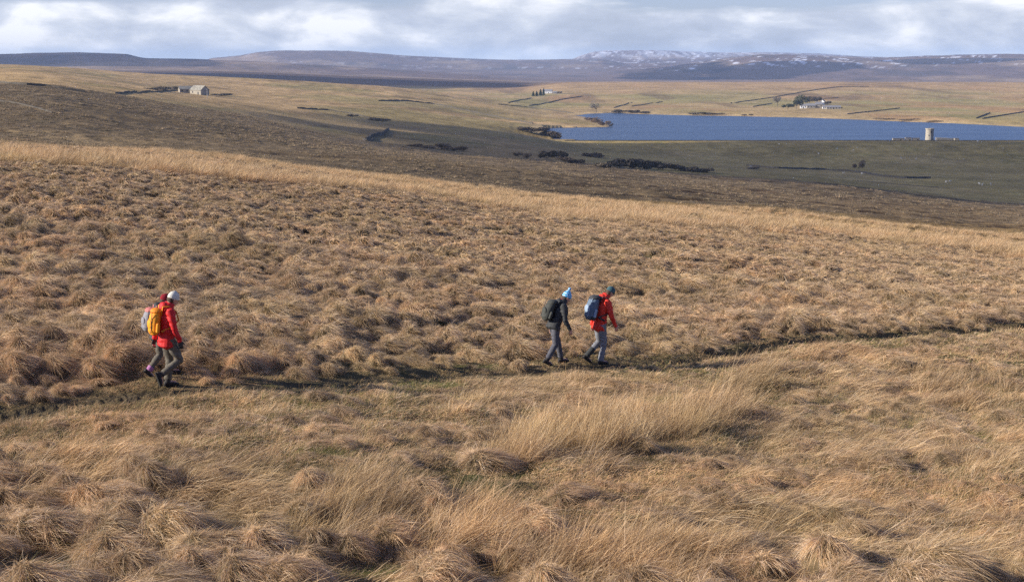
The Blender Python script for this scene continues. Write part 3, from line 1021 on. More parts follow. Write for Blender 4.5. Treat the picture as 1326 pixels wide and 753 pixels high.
# ---- short grass between
for (ya, yb, pitch, nb, wd, Lm, sd_) in ((10.5, 30, 0.27, 330, 0.0036, 0.12, 21), (30, 58, 0.40, 260, 0.008, 0.11, 22), (58, 120, 0.62, 170, 0.017, 0.13, 23)):
    protos = [sward(nb, wd, sd_ * 10 + k, 0.42 * pitch / 0.27 * 0.8, Lm, (0.05, 0.15, 0.45, 0.08, 3.5)[k], 2) for k in range(5)]
    x, y, r = scatter(ya, yb, pitch, 4.0, 0.5, sd_)
    z = H(x, y)
    g_ = fbm(x / 3.0, y / 3.0, 73, 3)
    var = np.where(g_ > 0.28, 2, np.where(g_ > 0.05, 1, np.where(r.random(len(x)) < 0.5, 0, 3)))
    pdist = path_dist(x, y)
    uu_, vv_ = uv_of(x, y, z)
    for (gu, gv, ga, gb) in MOSS:
        var = np.where(ell(uu_, vv_, gu, gv, ga, gb) < r.uniform(0.4, 1.3, len(x)), 4, var)
    keep = (pdist > np.where(x > 5, 0.42, 0.24)) | (r.random(len(x)) < np.where(x > 5, 0.08, 0.35))
    keep &= r.random(len(x)) > 0.25 * ((pdist < 0.9) & (y < np.interp(x, PATH[:, 0], PATH[:, 1])))
    x, y, z, var, pdist = x[keep], y[keep], z[keep], var[keep], pdist[keep]
    rx, ry = slope_rot(x, y, 0.8)
    rot = np.stack([rx, ry, r.normal(0, 0.6, len(x))], 1)
    u, v = uv_of(x, y, z)
    opn = (y < np.interp(x, PATH[:, 0], PATH[:, 1])) & ((v < 600) | (u > 700))
    s1 = r.uniform(0.75, 1.25, len(x)) * np.where(pdist < 0.4, 0.6, 1.0) * np.where(opn, 1.1, 0.6)
    scl = np.stack([s1, s1, s1 * r.uniform(0.7, 1.5, len(x))], 1)
    instancer("short_grass", protos, M_grass, np.stack([x, y, z], 1), rot, scl, var)
    print("sward", len(x))

# ---- reed-like grass along the crest and other scattered tall tufts
r = np.random.default_rng(55)
x, y, r = scatter(56, 150, 0.55, 8.0, 0.5, 55)
z = H(x, y)
u, v = uv_of(x, y, z)
crest_v = np.interp(u, [-200, 0, 130, 250, 400, 540, 663, 800, 980, 1150, 1326, 1500], [212, 206, 212, 224, 240, 250, 271, 283, 297, 312, 330, 345])
half = np.interp(u, [-200, 0, 130, 250, 400, 560, 640, 700, 980, 1060, 1326], [12, 12, 12, 8, 5, 3.5, 6, 12, 10, 7, 8])
nz_ = fbm(x / 5, y / 3, 74, 3)
on = np.abs(v - crest_v + 2.5 * nz_) < half * (0.75 + 0.5 * nz_)
keep = on & (nz_ > np.where(u > 640, -0.05, -0.45))
more = (~on) & (v > crest_v) & (v < crest_v + 60) & (u > 560) & (fbm(x / 3.5, y / 3.5, 75, 2) > 0.45)
more |= (~on) & (y > 95) & (v > crest_v - 40) & (r.random(len(x)) < 0.45)
keep |= more
x, y, z, on = x[keep], y[keep], z[keep], on[keep]
protos = [mesh_np("reeds", *[a for a in tall_blades(110, 0.016, np.random.default_rng(500 + k), 0.34, 0.72, 0.25, 0.35, 3, 0.5)]) for k in range(5)]
rot = np.stack([np.zeros(len(x)), np.zeros(len(x)), r.normal(0, 0.5, len(x))], 1)
s1 = r.uniform(0.65, 1.15, len(x)) * np.where(on, 1.1, 0.6)
instancer("tall_grass", protos, M_rush, np.stack([x, y, z], 1), rot, np.stack([s1, s1, s1], 1), r.integers(0, 5, len(x)))
print("reeds", len(x))

# ---- scattered taller stalks over the near slope
x, y, r = scatter(11, 56, 0.5, 4.0, 0.5, 56)
z = H(x, y)
u, v = uv_of(x, y, z)
ff = fbm(x / 2.6, y / 2.6, 76, 3)
keep = (ff > np.where(u > 820, 0.12, 0.30)) & (y < np.interp(x, PATH[:, 0], PATH[:, 1]) - 0.6) & (path_dist(x, y) > 0.8)
x, y, z = x[keep], y[keep], z[keep]
protos = [mesh_np("stalks", *tall_blades(120, 0.0055, np.random.default_rng(520 + k), 0.24, 0.40, 0.8, 0.8, 3, 0.4)) for k in range(5)]
rot = np.stack([np.zeros(len(x)), np.zeros(len(x)), r.normal(0, 0.6, len(x))], 1)
s1 = r.uniform(0.6, 1.2, len(x))
instancer("windblown_grass", protos, M_rush, np.stack([x, y, z], 1), rot, np.stack([s1, s1, s1], 1), r.integers(0, 5, len(x)))
print("stalks", len(x))


# ---- heather clumps on the slope behind
def heather(seed, n=90):
    r = np.random.default_rng(seed)
    ang = r.uniform(0, 6.283, n)
    rr = 0.5 * np.sqrt(r.random(n))
    root = np.stack([rr * np.cos(ang), rr * np.sin(ang), np.zeros(n)], 1)
    d0 = np.stack([np.cos(ang) * 0.5, np.sin(ang) * 0.5, np.ones(n)], 1) + r.normal(size=(n, 3)) * 0.3
    d0 /= np.linalg.norm(d0, axis=1, keepdims=True)
    pal = np.array([(0.20, 0.160, 0.11), (0.17, 0.135, 0.10), (0.30, 0.22, 0.135), (0.18, 0.15, 0.09), (0.36, 0.26, 0.16)])
    return mesh_np("heather", *blades(root, d0, 0.36 * r.uniform(0.5, 1.2, n), r.normal(size=(n, 3)) * 0.3 - np.array((0, 0, 0.25)), 0.085 * r.uniform(0.6, 1.3, n), 2, pal, None, 0.5, r))


hp_ = [heather(600 + k) for k in range(5)]
for (ya, yb, pit, big_) in ((112, 330, 1.4, 1.0), (330, 640, 2.3, 1.7)):
    x, y, r = scatter(ya, yb, pit, 12.0, 0.5, 57)
    z = H(x, y)
    u, v = uv_of(x, y, z)
    hY = np.interp(u, UK, [112, 112, 118, 126, 128, 135, 160, 190, 225, 240])
    nn = fbm(x / 10, y / 14, 77, 3)
    eY = np.interp(u, [-700, 0, 100, 250, 400, 500, 663, 740, 850, 1000, 1326, 2000], [560, 590, 600, 640, 600, 560, 540, 530, 520, 510, 500, 480])
    keep = (y > hY * (1 + 0.05 * nn)) & (r.random(len(x)) < 0.45 + 0.9 * nn + 0.6 * fbm(x / 45, y / 60, 78, 3)) & (y < eY * (1 + 0.05 * nn))
    keep &= ~((u > 560) & (y > 160) & (r.random(len(x)) < 0.6))
    x, y, z = x[keep], y[keep], z[keep]
    s1 = r.uniform(0.5, 1.4, len(x)) * big_
    instancer("heather", [q.copy() for q in hp_], M_grass, np.stack([x, y, z - 0.02], 1), np.stack([np.zeros(len(x)), np.zeros(len(x)), r.uniform(0, 6.28, len(x))], 1), np.stack([s1, s1, s1 * r.uniform(0.3, 0.7, len(x))], 1), r.integers(0, 5, len(x)))
    print("heather", len(x))
# ------------------------------------------------------------------ buildings, walls, trees
M_stone = simple_mat("grey_stone", (0.22, 0.20, 0.17), 0.95, 0.3, 1.5, c2=(0.42, 0.38, 0.31))
M_stone_pale = simple_mat("pale_stone", (0.24, 0.21, 0.165), 0.95, 0.3, 1.2, c2=(0.40, 0.36, 0.29))
M_wall = simple_mat("dry_stone", (0.055, 0.048, 0.038), 0.95, 0.3, 1.0, c2=(0.11, 0.095, 0.075))
M_white = simple_mat("white_render", (0.72, 0.72, 0.70), 0.8, 0.1, 2.0)
M_slate = simple_mat("slate_roof", (0.17, 0.17, 0.18), 0.8, 0.2, 1.5, c2=(0.27, 0.26, 0.26))
M_flag = simple_mat("stone_flag_roof", (0.13, 0.12, 0.10), 0.9, 0.2, 0.9, c2=(0.40, 0.37, 0.30))
M_dark = simple_mat("dark_opening", (0.02, 0.02, 0.022), 0.6, 0.2, 3.0)
M_wood = simple_mat("weathered_wood", (0.35, 0.33, 0.30), 0.9, 0.2, 8.0)
M_bark = simple_mat("bark", (0.09, 0.075, 0.06), 0.95, 0.3, 6.0)
M_snow = simple_mat("snow", (0.82, 0.84, 0.88), 0.7, 0.03, 0.05)


def foliage_mat(name, c, c2):
    m, t = new_mat(name)
    geo = t.n('ShaderNodeNewGeometry')
    nz = t.n('ShaderNodeTexNoise', {'Vector': geo.outputs['Position'], 'Scale': 0.6, 'Detail': 4.0})
    cc = t.ramp(nz.outputs[0], [(0.35, c), (0.65, c2)])
    out(t, principled(t, cc, 0.95, 0.05))
    return m


M_fol = {
    'dark': foliage_mat("dark_scrub", (0.10, 0.082, 0.060), (0.18, 0.145, 0.105)),
    'brown': foliage_mat("brown_scrub", (0.13, 0.095, 0.065), (0.21, 0.155, 0.105)),
    'red': foliage_mat("reddish_twigs", (0.16, 0.115, 0.08), (0.26, 0.19, 0.13)),
    'grey': foliage_mat("grey_twigs", (0.17, 0.15, 0.12), (0.27, 0.24, 0.19)),
    'green': foliage_mat("grey_green_crown", (0.075, 0.085, 0.050), (0.15, 0.15, 0.085)),
    'conifer': foliage_mat("conifer_green", (0.025, 0.040, 0.022), (0.055, 0.075, 0.038)),
}


def box_part(name, c, s, mat, parent, rz=0.0):
    cx, cy_, cz_ = c
    V = np.array([(x, y, z) for z in (-.5, .5) for y in (-.5, .5) for x in (-.5, .5)]) * np.array(s)
    ca, sa = math.cos(rz), math.sin(rz)
    V = np.stack([V[:, 0] * ca - V[:, 1] * sa + cx, V[:, 0] * sa + V[:, 1] * ca + cy_, V[:, 2] + cz_], 1)
    Q = np.array([(0, 2, 3, 1), (4, 5, 7, 6), (0, 1, 5, 4), (2, 6, 7, 3), (0, 4, 6, 2), (1, 3, 7, 5)])
    return link(name, mesh_np(name, V, Q), mat, parent)


def house(name, label, u, v, L, W, eave, ridge, rz, wallm=None, roofm=None, windows=3, door=True, chimney=1, group=None, cat='building', Y=None):
    p = spot(u, v, 300, 4000)
    h = empty(name, (p.x, p.y, p.z - 0.3), label, cat, rz, group)
    l2, w2, e, rg = L / 2, W / 2, eave + 0.3, ridge + 0.3
    V = np.array([(-l2, -w2, 0), (l2, -w2, 0), (l2, w2, 0), (-l2, w2, 0), (-l2, -w2, e), (l2, -w2, e), (l2, w2, e), (-l2, w2, e), (-l2, 0, rg), (l2, 0, rg)], float)
    me = mesh_np("wall", V, np.array([(0, 1, 5, 4), (2, 3, 7, 6)]), np.array([(1, 2, 6), (1, 6, 5), (5, 6, 9), (3, 0, 4), (3, 4, 7), (4, 8, 7)]))
    link("wall", me, wallm or M_stone, h)
    ov, th = 0.35, 0.22
    sl = (rg - e) / w2
    Vr = []
    for xx in (-l2 - ov, l2 + ov):
        Vr += [(xx, -w2 - ov, e - sl * ov), (xx, 0, rg), (xx, w2 + ov, e - sl * ov), (xx, w2 + ov, e - sl * ov + th), (xx, 0, rg + th), (xx, -w2 - ov, e - sl * ov + th)]
    Q = [(i, (i + 1) % 6, (i + 1) % 6 + 6, i + 6) for i in range(6)] + [(0, 5, 4, 1), (1, 4, 3, 2), (6, 7, 10, 11), (7, 8, 9, 10)]
    rf = link("roof", mesh_np("roof", np.array(Vr), np.array(Q)), roofm or M_slate, h)
    for k in range(windows):
        xx = -l2 + L * (k + 0.5) / windows
        if door and k == windows // 2:
            box_part("door", (xx, -w2 - 0.01, 1.3), (1.1, 0.12, 2.1), M_dark, h)
            continue
        wdo = box_part("window", (xx, -w2 - 0.01, e * 0.55 + 0.2), (1.0, 0.10, 1.2), M_dark, h)
        box_part("sill", (xx, -w2 - 0.05, e * 0.55 - 0.47), (1.3, 0.22, 0.14), M_stone_pale, wdo)
    for k in range(chimney):
        xx = (-l2 + 0.7, l2 - 0.7)[k]
        box_part("chimney", (xx, 0, rg + 0.5), (0.9, 0.8, 1.6), wallm or M_stone, rf)
    return h


def wall_line(label, pts, h=1.35, wth=0.6, step=5.0, name="stone_wall", mat=None, cat="wall", seed=0, ymin=120):
    r = np.random.default_rng(seed + 900)
    P = []
    for (a, b), (c, d) in zip(pts[:-1], pts[1:]):
        n = max(1, int(math.hypot(c - a, d - b) / step))
        for k in range(n):
            P.append((a + (c - a) * k / n, b + (d - b) * k / n))
    P.append(pts[-1])
    W3 = [spot(u, v, ymin, 4600) for u, v in P]
    # drop jumps behind a crest, and smooth
    Q_ = [W3[0]]
    for p in W3[1:]:
        if abs(p.y - Q_[-1].y) < 0.18 * p.y:
            Q_.append(p)
    A = np.array([(p.x, p.y) for p in Q_])
    if len(A) > 4:
        A[1:-1] = (A[:-2] + 2 * A[1:-1] + A[2:]) / 4
    seg = np.hypot(*np.diff(A, axis=0).T)
    s = np.concatenate([[0], np.cumsum(seg)])
    n = max(3, int(s[-1] / 3.0))
    ss = np.linspace(0, s[-1], n)
    x, y = np.interp(ss, s, A[:, 0]), np.interp(ss, s, A[:, 1])
    z = H(x, y)
    tx, ty = np.gradient(x), np.gradient(y)
    ln = np.hypot(tx, ty)
    nx, ny = -ty / ln * wth / 2, tx / ln * wth / 2
    hh = 0.66 * h * (1 + 0.13 * r.normal(size=n)) * np.where(r.random(n) < 0.05, 0.55, 1)
    V = np.stack([np.stack([x - nx, y - ny, z - 0.5], 1), np.stack([x - nx * .6, y - ny * .6, z + hh], 1), np.stack([x + nx * .6, y + ny * .6, z + hh], 1), np.stack([x + nx, y + ny, z - 0.5], 1)], 1)
    c = V.reshape(-1, 3).mean(0)
    c[2] = z.mean()
    i = np.arange(n - 1)[:, None] * 4
    Q = np.concatenate([i + np.array([[k, k + 4, k + 5, k + 1]]) for k in range(3)])
    Q = np.concatenate([Q, [[0, 1, 2, 3]], [[4 * n - 1, 4 * n - 2, 4 * n - 3, 4 * n - 4]]])
    o = link(name, mesh_np(name, V.reshape(-1, 3) - c, Q), mat or M_wall)
    o.location = c
    tag(o, label, cat, "dry stone field walls" if name == "stone_wall" else None)
    return o


wall_line("long dark wall running down the sunlit pasture towards the near lake shore", [(490, 131), (523, 130.6), (563, 135), (606, 144), (652, 153.5), (690, 160.5)], 2.0, 1.0)
wall_line("dark wall along the back edge of the grassy spit", [(645, 135.5), (682, 139), (728, 145), (742, 147)], 1.6, 1.0)
wall_line("curved broken wall of the small sheepfold on the rough pasture", [(474, 182), (480, 177), (492, 176), (503, 168.5)], 2.0, 1.2)
wall_line("short wall end beside the sheepfold", [(470, 181), (475, 183), (484, 181)], 1.4)
wall_line("dark field wall above the sheepfold", [(385, 140.5), (420, 142.5), (458, 148), (480, 154), (505, 156)], 1.5)
wall_line("low boundary line along the top of the heather slope", [(0, 107.5), (60, 112), (110, 120)], 1.1)
wall_line("low wall standing in for the dark ditch crossing the heather high on the slope", [(0, 131), (25, 135), (50, 141), (68, 147)], 0.55, 0.5)  # wall put in where a dark ditch runs
wall_line("wall on the short green slope leading up to the white farmhouse", [(658, 133.5), (672, 130), (688, 127.3)], 1.6)
wall_line("wall climbing the green field below the white farmhouse", [(685, 137), (705, 134.5), (724, 129.5), (754, 125)], 1.7)
wall_line("long wall rising to the moor edge behind the big farm", [(946, 134), (1000, 126.5), (1050, 117.5), (1085, 112.8), (1125, 112.5)], 1.8)
wall_line("short wall left of the trees at the big farm", [(975, 138.5), (1000, 134)], 1.6)
wall_line("short wall behind the big farm", [(1066, 128), (1086, 127)], 1.5)
wall_line("wall in the field to the right of the big farm", [(1097, 148), (1130, 144.5), (1165, 140.5)], 1.6)
wall_line("near wall of the two in the far right fields", [(1272, 154), (1324, 145.5), (1380, 141)], 1.7)
wall_line("short wall beside the far right shore", [(1264, 153.5), (1282, 146.5)], 1.7)
wall_line("first of two walls slanting up from the far shore trees", [(795, 140), (818, 133)], 1.5)
wall_line("second of two walls slanting up from the far shore trees", [(818, 138), (858, 132)], 1.5)
wall_line("dark stream side wall crossing the shaded valley pasture", [(967, 215), (1002, 218), (1068, 220), (1112, 223), (1138, 228), (1171, 231), (1205, 231)], 1.5, 1.4, ymin=500)
wall_line("faint lower wall across the shaded valley pasture", [(1110, 234), (1160, 239), (1215, 243)], 0.5, 0.6, ymin=450)
wall_line("low dark wall standing in for the shadow line near the ruined barn", [(150, 121.5), (180, 119.5), (232, 117.5)], 1.2)  # added wall, draws the dark line of a shadow near the barn
wall_line("pale wall above the white farmhouse", [(722, 121.5), (745, 122), (765, 124)], 1.4)

# parapet along the dam
x0 = damx0 + 5
xs = np.linspace(x0, 900, 240)
r = np.random.default_rng(4)
top_ = 0.62 + 0.03 * r.normal(size=len(xs))
V = np.stack([np.stack([xs, np.full_like(xs, DAM_Y - 0.3), np.full_like(xs, -0.8)], 1), np.stack([xs, np.full_like(xs, DAM_Y - 0.3), top_], 1), np.stack([xs, np.full_like(xs, DAM_Y + 0.3), top_], 1), np.stack([xs, np.full_like(xs, DAM_Y + 0.3), np.full_like(xs, -0.8)], 1)], 1)
i = np.arange(len(xs) - 1)[:, None] * 4
Q = np.concatenate([i + np.array([[k, k + 4, k + 5, k + 1]]) for k in range(3)])
o = link("dam_parapet", mesh_np("dam_parapet", V.reshape(-1, 3), Q), simple_mat("dark_parapet", (0.07, 0.068, 0.06), 0.9, 0.2, 0.5))
o.location = (0, 0, DAM_Z)
tag(o, "long straight dark parapet on top of the dam, edging the lake", "wall")

# valve tower standing in the lake beside the dam
a, y_, z_ = ray(1203.5, 180)
TY = 1172.0
tw = empty("valve_tower", (a * TY / y_, TY, WATER - 0.5), "stubby round stone tower standing in the water by the dam", "tower")
V, Q = [], []
prof = [(3.5, 0), (3.3, 4), (3.2, 8.8), (3.2, 9.6)]
NS = 16
for rr_, zz_ in prof:
    for k in range(NS):
        V.append((rr_ * math.cos(2 * math.pi * k / NS), rr_ * math.sin(2 * math.pi * k / NS), zz_))
for i in range(len(prof) - 1):
    for k in range(NS):
        Q.append((i * NS + k, i * NS + (k + 1) % NS, (i + 1) * NS + (k + 1) % NS, (i + 1) * NS + k))
link("shaft", mesh_np("shaft", np.array(V), np.array(Q)), M_stone_pale, tw)
V, Q = [], []
prof = [(3.2, 9.6), (3.6, 9.7), (3.6, 10.7), (3.1, 10.7), (3.1, 10.0), (0.05, 10.0)]
for rr_, zz_ in prof:
    for k in range(NS):
        V.append((rr_ * math.cos(2 * math.pi * k / NS), rr_ * math.sin(2 * math.pi * k / NS), zz_))
for i in range(len(prof) - 1):
    for k in range(NS):
        Q.append((i * NS + k, i * NS + (k + 1) % NS, (i + 1) * NS + (k + 1) % NS, (i + 1) * NS + k))
link("parapet", mesh_np("parapet", np.array(V), np.array(Q)), M_stone_pale, tw)
box_part("door", (0.3, -3.3, 7.6), (1.0, 0.3, 2.0), M_dark, tw)
box_part("window", (-1.4, -2.95, 5.0), (0.5, 0.3, 1.0), M_dark, tw, -0.45)
# low works next to the tower
sp = empty("spillway_wall", (a * TY / y_ + 12.5, TY - 6, DAM_Z), "pale low wall sloping away beside the stone tower", "wall")
V = np.array([(-9, -0.5, -1), (10, -0.5, -1), (10, 0.5, -1), (-9, 0.5, -1), (-9, -0.5, 2.1), (10, -0.5, 1.1), (10, 0.5, 1.1), (-9, 0.5, 2.1)], float)
Q = np.array([(0, 1, 5, 4), (1, 2, 6, 5), (2, 3, 7, 6), (3, 0, 4, 7), (4, 5, 6, 7)])
link("wall_face", mesh_np("wall_face", V, Q), M_stone_pale, sp)
box_part("coping", (0.5, -0.62, 1.0), (18, 0.16, 0.25), M_stone, sp)
for k, (uu, L_, hh_, mt, lb) in enumerate([(1163, 9, 1.7, M_stone_pale, "low pale stone block at the end of the works beside the tower"), (1176, 5, 2.3, M_stone, "small grey stone valve hut on the dam"), (1186, 5.5, 2.0, M_stone_pale, "small pale stone hut nearest the tower"), (1238, 2.8, 1.8, M_stone_pale, "small round topped stone post at the far end of the pale wall")]):
    a2, y2, z2 = ray(uu, 181)
    hY_ = 1157.0
    hb = empty("dam_hut", (a2 * hY_ / y2, hY_, DAM_Z - 0.6), lb, "hut")
    box_part("wall", (0, 0, 0.3 + hh_ / 2), (L_, 2.4, hh_ + 0.6), mt, hb)
    box_part("roof", (0, 0, hh_ + 0.72), (L_ + 0.4, 2.8, 0.24), M_slate, hb)
    if k < 3:
        box_part("door", (L_ * 0.2, -1.23, 0.95), (0.8, 0.08, 1.5), M_dark, hb)

# ruined barn pair on the left
house("stone_barn", "stone barn with pale patched roof and shaded right gable, seen high on the pasture", 258.5, 122.5, 12.5, 8, 3.4, 6.6, R(-38), M_stone_pale, M_flag, 2, True, 0)
b = house("derelict_outbuilding", "low derelict stone building with dark front wall and pale gable beside the barn", 241.5, 120.5, 11, 6, 3.0, 5.0, R(22), M_stone_pale, M_flag, 3, False, 0)
p = spot(268.5, 127, 300, 4000)
po = empty("marker_pole", p, "tall pale pole standing in front of the barn's dark gable", "pole")
V, Q = [], []
for zz_, rr_ in ((-0.5, 0.22), (3, 0.19), (6.6, 0.15)):
    for k in range(8):
        V.append((rr_ * math.cos(k * math.pi / 4), rr_ * math.sin(k * math.pi / 4), zz_))
for i in range(2):
    for k in range(8):
        Q.append((i * 8 + k, i * 8 + (k + 1) % 8, (i + 1) * 8 + (k + 1) % 8, (i + 1) * 8 + k))
link("pole", mesh_np("pole", np.array(V), np.array(Q)), M_wood, po)
box_part("crossbar", (0, 0, 6.3), (1.3, 0.14, 0.14), M_wood, po)

house("farmhouse", "bright white farmhouse beside dark conifers far beyond the lake", 709, 121.0, 17, 7, 4.0, 7.0, R(-10), M_white, M_slate, 4, True, 1)
house("farm_shed", "small grey shed at the right end of the white farmhouse", 719, 121.5, 6, 6, 2.6, 4.2, R(-12), M_stone, M_slate, 2, False, 0)
house("farm_cottage", "pale cottage at the left end of the big lakeside farm", 1040, 140.3, 8, 6, 3.4, 5.6, R(-8), M_white, M_slate, 3, True, 1)
house("farm_barn", "long pale barn left of the tall farmhouse", 1050, 140, 11, 7, 3.4, 6.0, R(-6), M_stone_pale, M_slate, 3, False, 0)
house("farmhouse", "tall farmhouse with chimneys in the middle of the lakeside farm", 1060, 140, 8, 7, 5.2, 8.0, R(-6), M_stone_pale, M_slate, 3, True, 2)
house("farm_house", "white gabled house behind the lakeside farm", 1065.5, 135.5, 6, 6, 4.2, 7.0, R(60), M_white, M_slate, 2, False, 1)
house("farm_shed", "long low pale shed at the right end of the lakeside farm", 1079, 141.5, 18, 7, 2.8, 4.6, R(-6), M_stone_pale, M_slate, 5, True, 0)
house("farm_shed", "small white shed between the farmhouse and the long low shed", 1067.5, 140.8, 5, 5, 2.4, 3.8, R(-6), M_white, M_slate, 2, False, 0)


def plant(name, label, u, v, wpx, hpx, kind, cat, group=None, trunk=0.25, ymin=300, seed=0, dens=1.0, flat=0.8, loc=None):
    """crown of small leaf and twig faces on a tapered trunk with limbs; sizes are the pixels it spans in the photograph"""
    p = loc or spot(u, v, ymin, 5000)
    r = np.random.default_rng(seed + int(u * 7 + v * 13))
    k = p.y / F
    W, Hh = (wpx * k * 1.5, hpx * k * 0.9) if name in ('shrub', 'bush', 'thicket', 'scrub') else (wpx * k * 1.2, hpx * k * 1.15)
    e = empty(name, (p.x, p.y, p.z), label, cat, 0, group)
    nl = r.integers(5, 9)
    n = int(min(2600, 420 + 900 * dens * min(1.5, W * Hh / 60)))
    cen = np.stack([r.uniform(-0.34, 0.34, nl) * W, r.uniform(-0.3, 0.3, nl) * W * flat, (trunk + (1 - trunk) * r.uniform(0.3, 0.72, nl)) * Hh], 1)
    if kind == 'conifer':
        zz = r.beta(1.1, 1.7, n)
        rad = (1 - zz) ** 0.8 * W / 2 * (0.75 + 0.25 * np.sin(zz * 40 + r.uniform(0, 6))) * np.sqrt(r.uniform(0.1, 1, n))
        th = r.uniform(0, 6.283, n)
        pts = np.stack([rad * np.cos(th), rad * np.sin(th), (0.08 + 0.92 * zz) * Hh], 1)
    else:
        i_ = r.integers(0, nl, n)
        d = r.normal(size=(n, 3))
        d /= np.linalg.norm(d, axis=1, keepdims=True)
        rr = r.uniform(0.25, 1, n) ** 0.5
        sz = np.stack([np.full(nl, W * 0.20), np.full(nl, W * 0.19 * flat), np.full(nl, (1 - trunk) * Hh * 0.31)], 1) * r.uniform(0.65, 1.2, (nl, 1))
        pts = cen[i_] + d * rr[:, None] * sz[i_]
        pts[:, 2] = np.maximum(pts[:, 2], 0.05 * Hh)
    ls = (0.32 if kind in ('dark', 'conifer', 'green') else 0.22) * max(0.7, min(1.6, W / 7)) * r.uniform(0.6, 1.3, n)
    a_ = r.normal(size=(n, 3))
    a_ /= np.linalg.norm(a_, axis=1, keepdims=True)
    b_ = np.cross(a_, r.normal(size=(n, 3)))
    b_ /= np.linalg.norm(b_, axis=1, keepdims=True)
    a_ = a_ * ls[:, None] * (0.9 if kind in ('dark', 'conifer', 'green') else 1.5)
    b_ = b_ * ls[:, None] * (0.7 if kind in ('dark', 'conifer', 'green') else 0.35)
    V = np.stack([pts - a_ - b_ * .5, pts + a_ * .3 - b_, pts + a_ + b_ * .4, pts - a_ * .2 + b_], 1).reshape(-1, 3)
    link("crown", mesh_np("crown", V, np.arange(4 * n).reshape(n, 4)), M_fol[kind], e)
    # trunk and limbs
    V, Q = [], []

    def limb(p0, p1, r0, r1):
        b0 = len(V)
        ax = (p1 - p0).normalized()
        s1_ = ax.orthogonal().normalized()
        s2_ = ax.cross(s1_)
        for pp, rr2 in ((p0, r0), ((p0 + p1) / 2, (r0 + r1) / 2), (p1, r1)):
            for q in range(6):
                V.append(pp + (s1_ * math.cos(q * math.pi / 3) + s2_ * math.sin(q * math.pi / 3)) * rr2)
        for i in range(2):
            for q in range(6):
                Q.append((b0 + i * 6 + q, b0 + i * 6 + (q + 1) % 6, b0 + (i + 1) * 6 + (q + 1) % 6, b0 + (i + 1) * 6 + q))
    tr = max(0.08, Hh * 0.025)
    limb(Vector((0, 0, -0.4)), Vector((0, 0, Hh * (0.5 if kind != 'conifer' else 0.9))), tr, tr * 0.4)
    if kind != 'conifer':
        for c_ in cen:
            limb(Vector((0, 0, Hh * min(0.3, trunk + 0.05))), Vector(c_), tr * 0.55, tr * 0.15)
    link("trunk" if trunk > 0.15 else "stems", mesh_np("trunk", np.array([tuple(q) for q in V]), np.array(Q)), M_bark, e)
    return e


# conifers and bushes by the white farm
for k, (uu, vv, ww, hh) in enumerate([(690.5, 125, 5, 6), (695, 125, 5, 6.5), (700, 124.5, 6, 8), (704, 124, 5, 9)]):
    plant("conifer_tree", ["small dark conifer at the far end of the row by the white farmhouse", "second dark conifer from the far end of the row by the white farmhouse", "broad dark conifer in the row by the white farmhouse", "tallest dark conifer right beside the white farmhouse"][k], uu, vv, ww, hh, 'conifer', "tree", "conifers by the white farmhouse", 0.3)
plant("bush", "little dark bush right of the white farmhouse shed", 725, 121.5, 4.5, 3.5, 'dark', "bush", trunk=0.1)
# big farm trees
for k, (uu, vv, ww, hh, kd, lb) in enumerate([(1007, 138, 13, 13, 'grey', "round bare grey tree standing apart at the end of the lakeside farm trees"),
                                              (1020, 143, 16, 8, 'green', "low spreading shrubby tree between the bare tree and the wood"),
                                              (1031, 141.5, 15, 12, 'green', "first rounded grey green tree of the farm wood"),
                                              (1038, 137.5, 17, 13, 'green', "tallest grey green tree of the farm wood"),
                                              (1048, 136, 15, 11, 'dark', "dark tree behind the long pale barn"),
                                              (1057, 135.5, 12, 9, 'dark', "dark tree behind the tall farmhouse"),
                                              (1072, 136.5, 8, 5, 'dark', "small dark tree right of the white gabled house")]):
    plant("tree", lb, uu, vv, ww, hh, kd, "tree", "trees at the lakeside farm", 0.25, dens=1.4)
plant("bush", "small dark bush at the right end of the long low farm shed", 1088.5, 141, 4, 3, 'dark', "bush", trunk=0.1)
# shore trees and bushes
plant("bare_tree", "round bare pinkish tree on the far shore near the spit", 772, 146, 16, 13, 'grey', "tree", dens=0.9)
for k, (uu, vv, ww, hh, lb) in enumerate([(803, 146.3, 18, 5, "low dark thicket on the far shore, nearest the bare pinkish tree"), (817, 146.8, 16, 5.5, "middle dark thicket on the far shore"), (832, 147.2, 15, 4, "low dark thicket on the far shore at the end of its row"), (908, 148.5, 22, 3.5, "thin dark thicket on the far shore left of the farm"), (930, 148.8, 16, 3, "small thicket on the far shore just left of the farm wood"), (968, 150, 12, 2.5, "tiny thicket on the far shore below the farm wood"), (1150, 155, 26, 3, "brown thicket along the far shore right of the farm"), (1178, 156.5, 24, 3.2, "brown thicket on the far shore behind the tower"), (1206, 158, 20, 2.5, "last brown thicket of the far shore before the pale beach")]):
    plant("thicket", lb, uu, vv, ww, hh, 'brown' if k > 4 else 'dark', "bush", "thickets along the far shore", 0.05, flat=0.5)
for k, (uu, vv, ww, hh, kd, lb) in enumerate([(766, 157, 16, 7, 'red', "reddish bush at the landward end of the row on the spit"), (776, 160, 18, 8.5, 'red', "reddish bush in the middle of the row on the spit"), (785, 163, 14, 8, 'red', "reddish bush near the tip of the spit"), (790.5, 164.2, 5, 5, 'dark', "dark little bush on the very tip of the spit")]):
    plant("bush", lb, uu, vv, ww, hh, kd, "bush", "bushes on the grassy spit", 0.05, flat=0.5)
